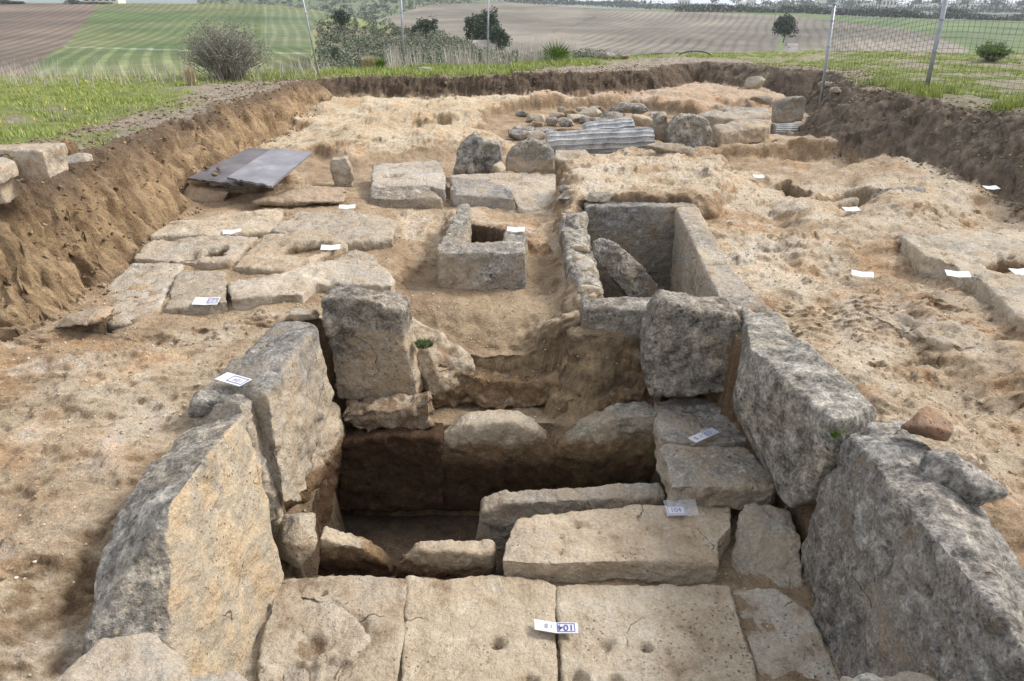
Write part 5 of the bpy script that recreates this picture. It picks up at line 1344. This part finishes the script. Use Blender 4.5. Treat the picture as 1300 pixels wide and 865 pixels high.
hedge('dark wood on the skyline at the upper left', [D(px, py, 345) for px, py in ((-60, 4), (0, 4), (28, 5))], 5, 3, 2500, .4, HEDGE, 7)
hedge('dark shrubs on the crest left of the farm building', [D(px, py, 345) for px, py in ((86, 5), (100, 6), (140, 5))], 2.2, 3, 1200, .3, HEDGE, 8)
hedge('trees between the houses on the skyline', [D(px, py, 1280) for px, py in ((980, 10), (1100, 11), (1200, 12), (1300, 12), (1400, 12))], 16, 60, 5000, 2.5, HEDGE, 9)
PLAS = flat_mat('pale_plaster', (.62, .60, .57), .8, .1, .5); ROOFM = flat_mat('grey_roof', (.30, .27, .25), .8, .2, .5); DARKW = flat_mat('dark_opening', (.05, .05, .055), .5, .1, 1)
def boxm(name, c, s, mat, parent):
    bm = bmesh.new(); bmesh.ops.create_cube(bm, size=1)
    for v in bm.verts: v.co = Vector((c[0] + v.co.x * s[0], c[1] + v.co.y * s[1], c[2] + v.co.z * s[2]))
    me = bpy.data.meshes.new(name); bm.to_mesh(me); bm.free(); me.materials.append(mat)
    o = bpy.data.objects.new(name, me); o.parent = parent; COL.objects.link(o); return o
def house(label, p, w, d_, h_, nwin=3, gable=True, group=None, rz=0.0):
    root = empty('house', p, rz); tag(root, label, 'house', group)
    boxm('wall', (0, 0, h_ / 2 - 2), (w, d_, h_ + 4), PLAS, root)
    if gable:
        V = [(-w * .54, -d_ * .56, h_ - .002), (w * .54, -d_ * .56, h_), (w * .54, d_ * .56, h_), (-w * .54, d_ * .56, h_), (-w * .54, 0, h_ + d_ * .28), (w * .54, 0, h_ + d_ * .28)]
        mesh_np('roof', np.array(V), [(0, 1, 5, 4), (2, 3, 4, 5), (0, 4, 3), (1, 2, 5), (3, 2, 1, 0)], ROOFM, root, smooth=False)
    else: boxm('roof', (0, 0, h_ + .2), (w * 1.05, d_ * 1.05, .4), ROOFM, root)
    for i in range(nwin):
        xx = -w * .38 + w * .76 * i / max(1, nwin - 1)
        boxm('window', (xx, -d_ / 2 - .03, h_ * .55), (w * .1, .1, h_ * .28), DARKW, root)
    return root
p = D(613, 78, 122); house('small white shed below the pines in the valley', p, 3.8, 3, 2.2, 1)
p = D(994, 56, 238); house('small white hut under the solitary dark tree', (p[0] + 1, p[1] - 5, p[2] - 1.2), 3, 2, 1.0, 1)
p = D(133, 4, 352); house('long farm building on the crest of the left hill', p, 15, 7, 2.2, 5)
rr = random.Random(11); kinds = ['white', 'pale', 'grey', 'broad']
where2 = ['left of the town', 'in the middle of the town', 'above the wire mesh', 'right end of the town']
for i in range(26):
    px = 868 + i * 17.5 + rr.uniform(-5, 5); yy = rr.uniform(1150, 1290); py = 11.5 + (1300 - yy) * .01
    p = D(px, py, yy); hh_ = rr.uniform(5, 9) if i % 5 else rr.uniform(12, 16)
    house('distant pale building on the skyline of the town', p, rr.uniform(10, 24), 10, hh_, 4, i % 2 == 0, 'skyline buildings of the distant town')
# skyline trees
for i in range(12):
    px = 905 + i * 36 + rr.uniform(-10, 10); p = D(px, 12, 1200)
    tree('distant dark tree rising above the skyline of the town', p, rr.uniform(12, 24), (8 + 5 * rr.random(), 7, 7), 260, 1.4, HEDGE, 500 + i, .5, .6, 1, 'tree', 'skyline trees among the distant buildings')
# far poles
def upole(label, px, py, yy, h_):
    p = D(px, py, yy); root = empty('utility_pole', p); tag(root, label, 'pole')
    tubes([((0, 0, -1), (0, 0, h_), .14, .09)], TWIG, 'pole', root, 6); tubes([((-.7, 0, h_ - .5), (.7, 0, h_ - .5), .05, .05)], TWIG, 'crossarm', root, 4)
upole('pale utility pole beside the solitary dark tree', 983, 30, 300, 8)
upole('thin utility pole on the scrub hill beside the dark oak', 550, 48, 120, 3.4)
upole('thin utility pole in the brown field left of the pines', 593, 60, 200, 7)

# ================================================================== air
hz = NT('haze_air'); hz.n.remove(hz.b)
vol = hz.node('ShaderNodeVolumePrincipled'); vol.inputs['Color'].default_value = (.78, .86, .98, 1); vol.inputs['Density'].default_value = .00018; vol.inputs['Anisotropy'].default_value = .2
hz.l.new(vol.outputs[0], hz.n['Material Output'].inputs['Volume'])
bm = bmesh.new(); bmesh.ops.create_cube(bm, size=1)
for v in bm.verts: v.co = Vector((v.co.x * 13000, 3500 + v.co.y * 9000, 75 + v.co.z * 260))
me = bpy.data.meshes.new('haze'); bm.to_mesh(me); bm.free(); me.materials.append(hz.m)
o = bpy.data.objects.new('haze', me); COL.objects.link(o); tag(o, 'thin bluish air over the valley', 'haze', kind='stuff')
print('ZRANGE', min(min((ob.matrix_world @ Vector(c)).z for c in ob.bound_box) for ob in COL.objects if ob.type == 'MESH' and ob.name != 'haze'), max(max((ob.matrix_world @ Vector(c)).z for c in ob.bound_box) for ob in COL.objects if ob.type == 'MESH' and ob.name != 'haze'))
# ================================================================== light, sky, camera
w = bpy.data.worlds.new('World'); sc.world = w; w.use_nodes = True
nt = w.node_tree; bg = nt.nodes['Background']
sky = nt.nodes.new('ShaderNodeTexSky'); sky.sky_type = 'NISHITA'; sky.sun_disc = False
SUN_AZ, SUN_EL = math.radians(72), math.radians(42)     # azimuth from +Y towards +X
sky.sun_elevation = SUN_EL; sky.sun_rotation = SUN_AZ; sky.dust_density = 4.0; sky.air_density = 1.3; sky.ozone_density = 1.0
mixn = nt.nodes.new('ShaderNodeMix'); mixn.data_type = 'RGBA'; mixn.inputs[0].default_value = .6
nt.links.new(sky.outputs[0], mixn.inputs[6]); mixn.inputs[7].default_value = (9.6, 9.6, 9.8, 1)
nt.links.new(mixn.outputs[2], bg.inputs[0]); bg.inputs[1].default_value = .10
sl = bpy.data.lights.new('sun', 'SUN'); sl.energy = 2.4; sl.angle = math.radians(17); sl.color = (1, .95, .88)
so_ = bpy.data.objects.new('sun', sl); COL.objects.link(so_)
dirv = Vector((math.sin(SUN_AZ) * math.cos(SUN_EL), math.cos(SUN_AZ) * math.cos(SUN_EL), math.sin(SUN_EL)))
so_.rotation_euler = dirv.to_track_quat('Z', 'Y').to_euler()
cam = bpy.data.cameras.new('camera'); co = bpy.data.objects.new('camera', cam); COL.objects.link(co)
cam.sensor_width = 36; cam.lens = F / 1300 * 36; cam.clip_end = 9000; cam.clip_start = .05
co.location = (0, 0, HC); co.rotation_euler = (math.radians(90) - PITCH, 0, 0)
sc.camera = co
sc.view_settings.view_transform = 'Standard'; sc.view_settings.look = 'None'; sc.view_settings.gamma = 1
sc.view_settings.exposure = .86
sc.cycles.max_bounces = 4; sc.cycles.diffuse_bounces = 2; sc.cycles.volume_bounces = 0
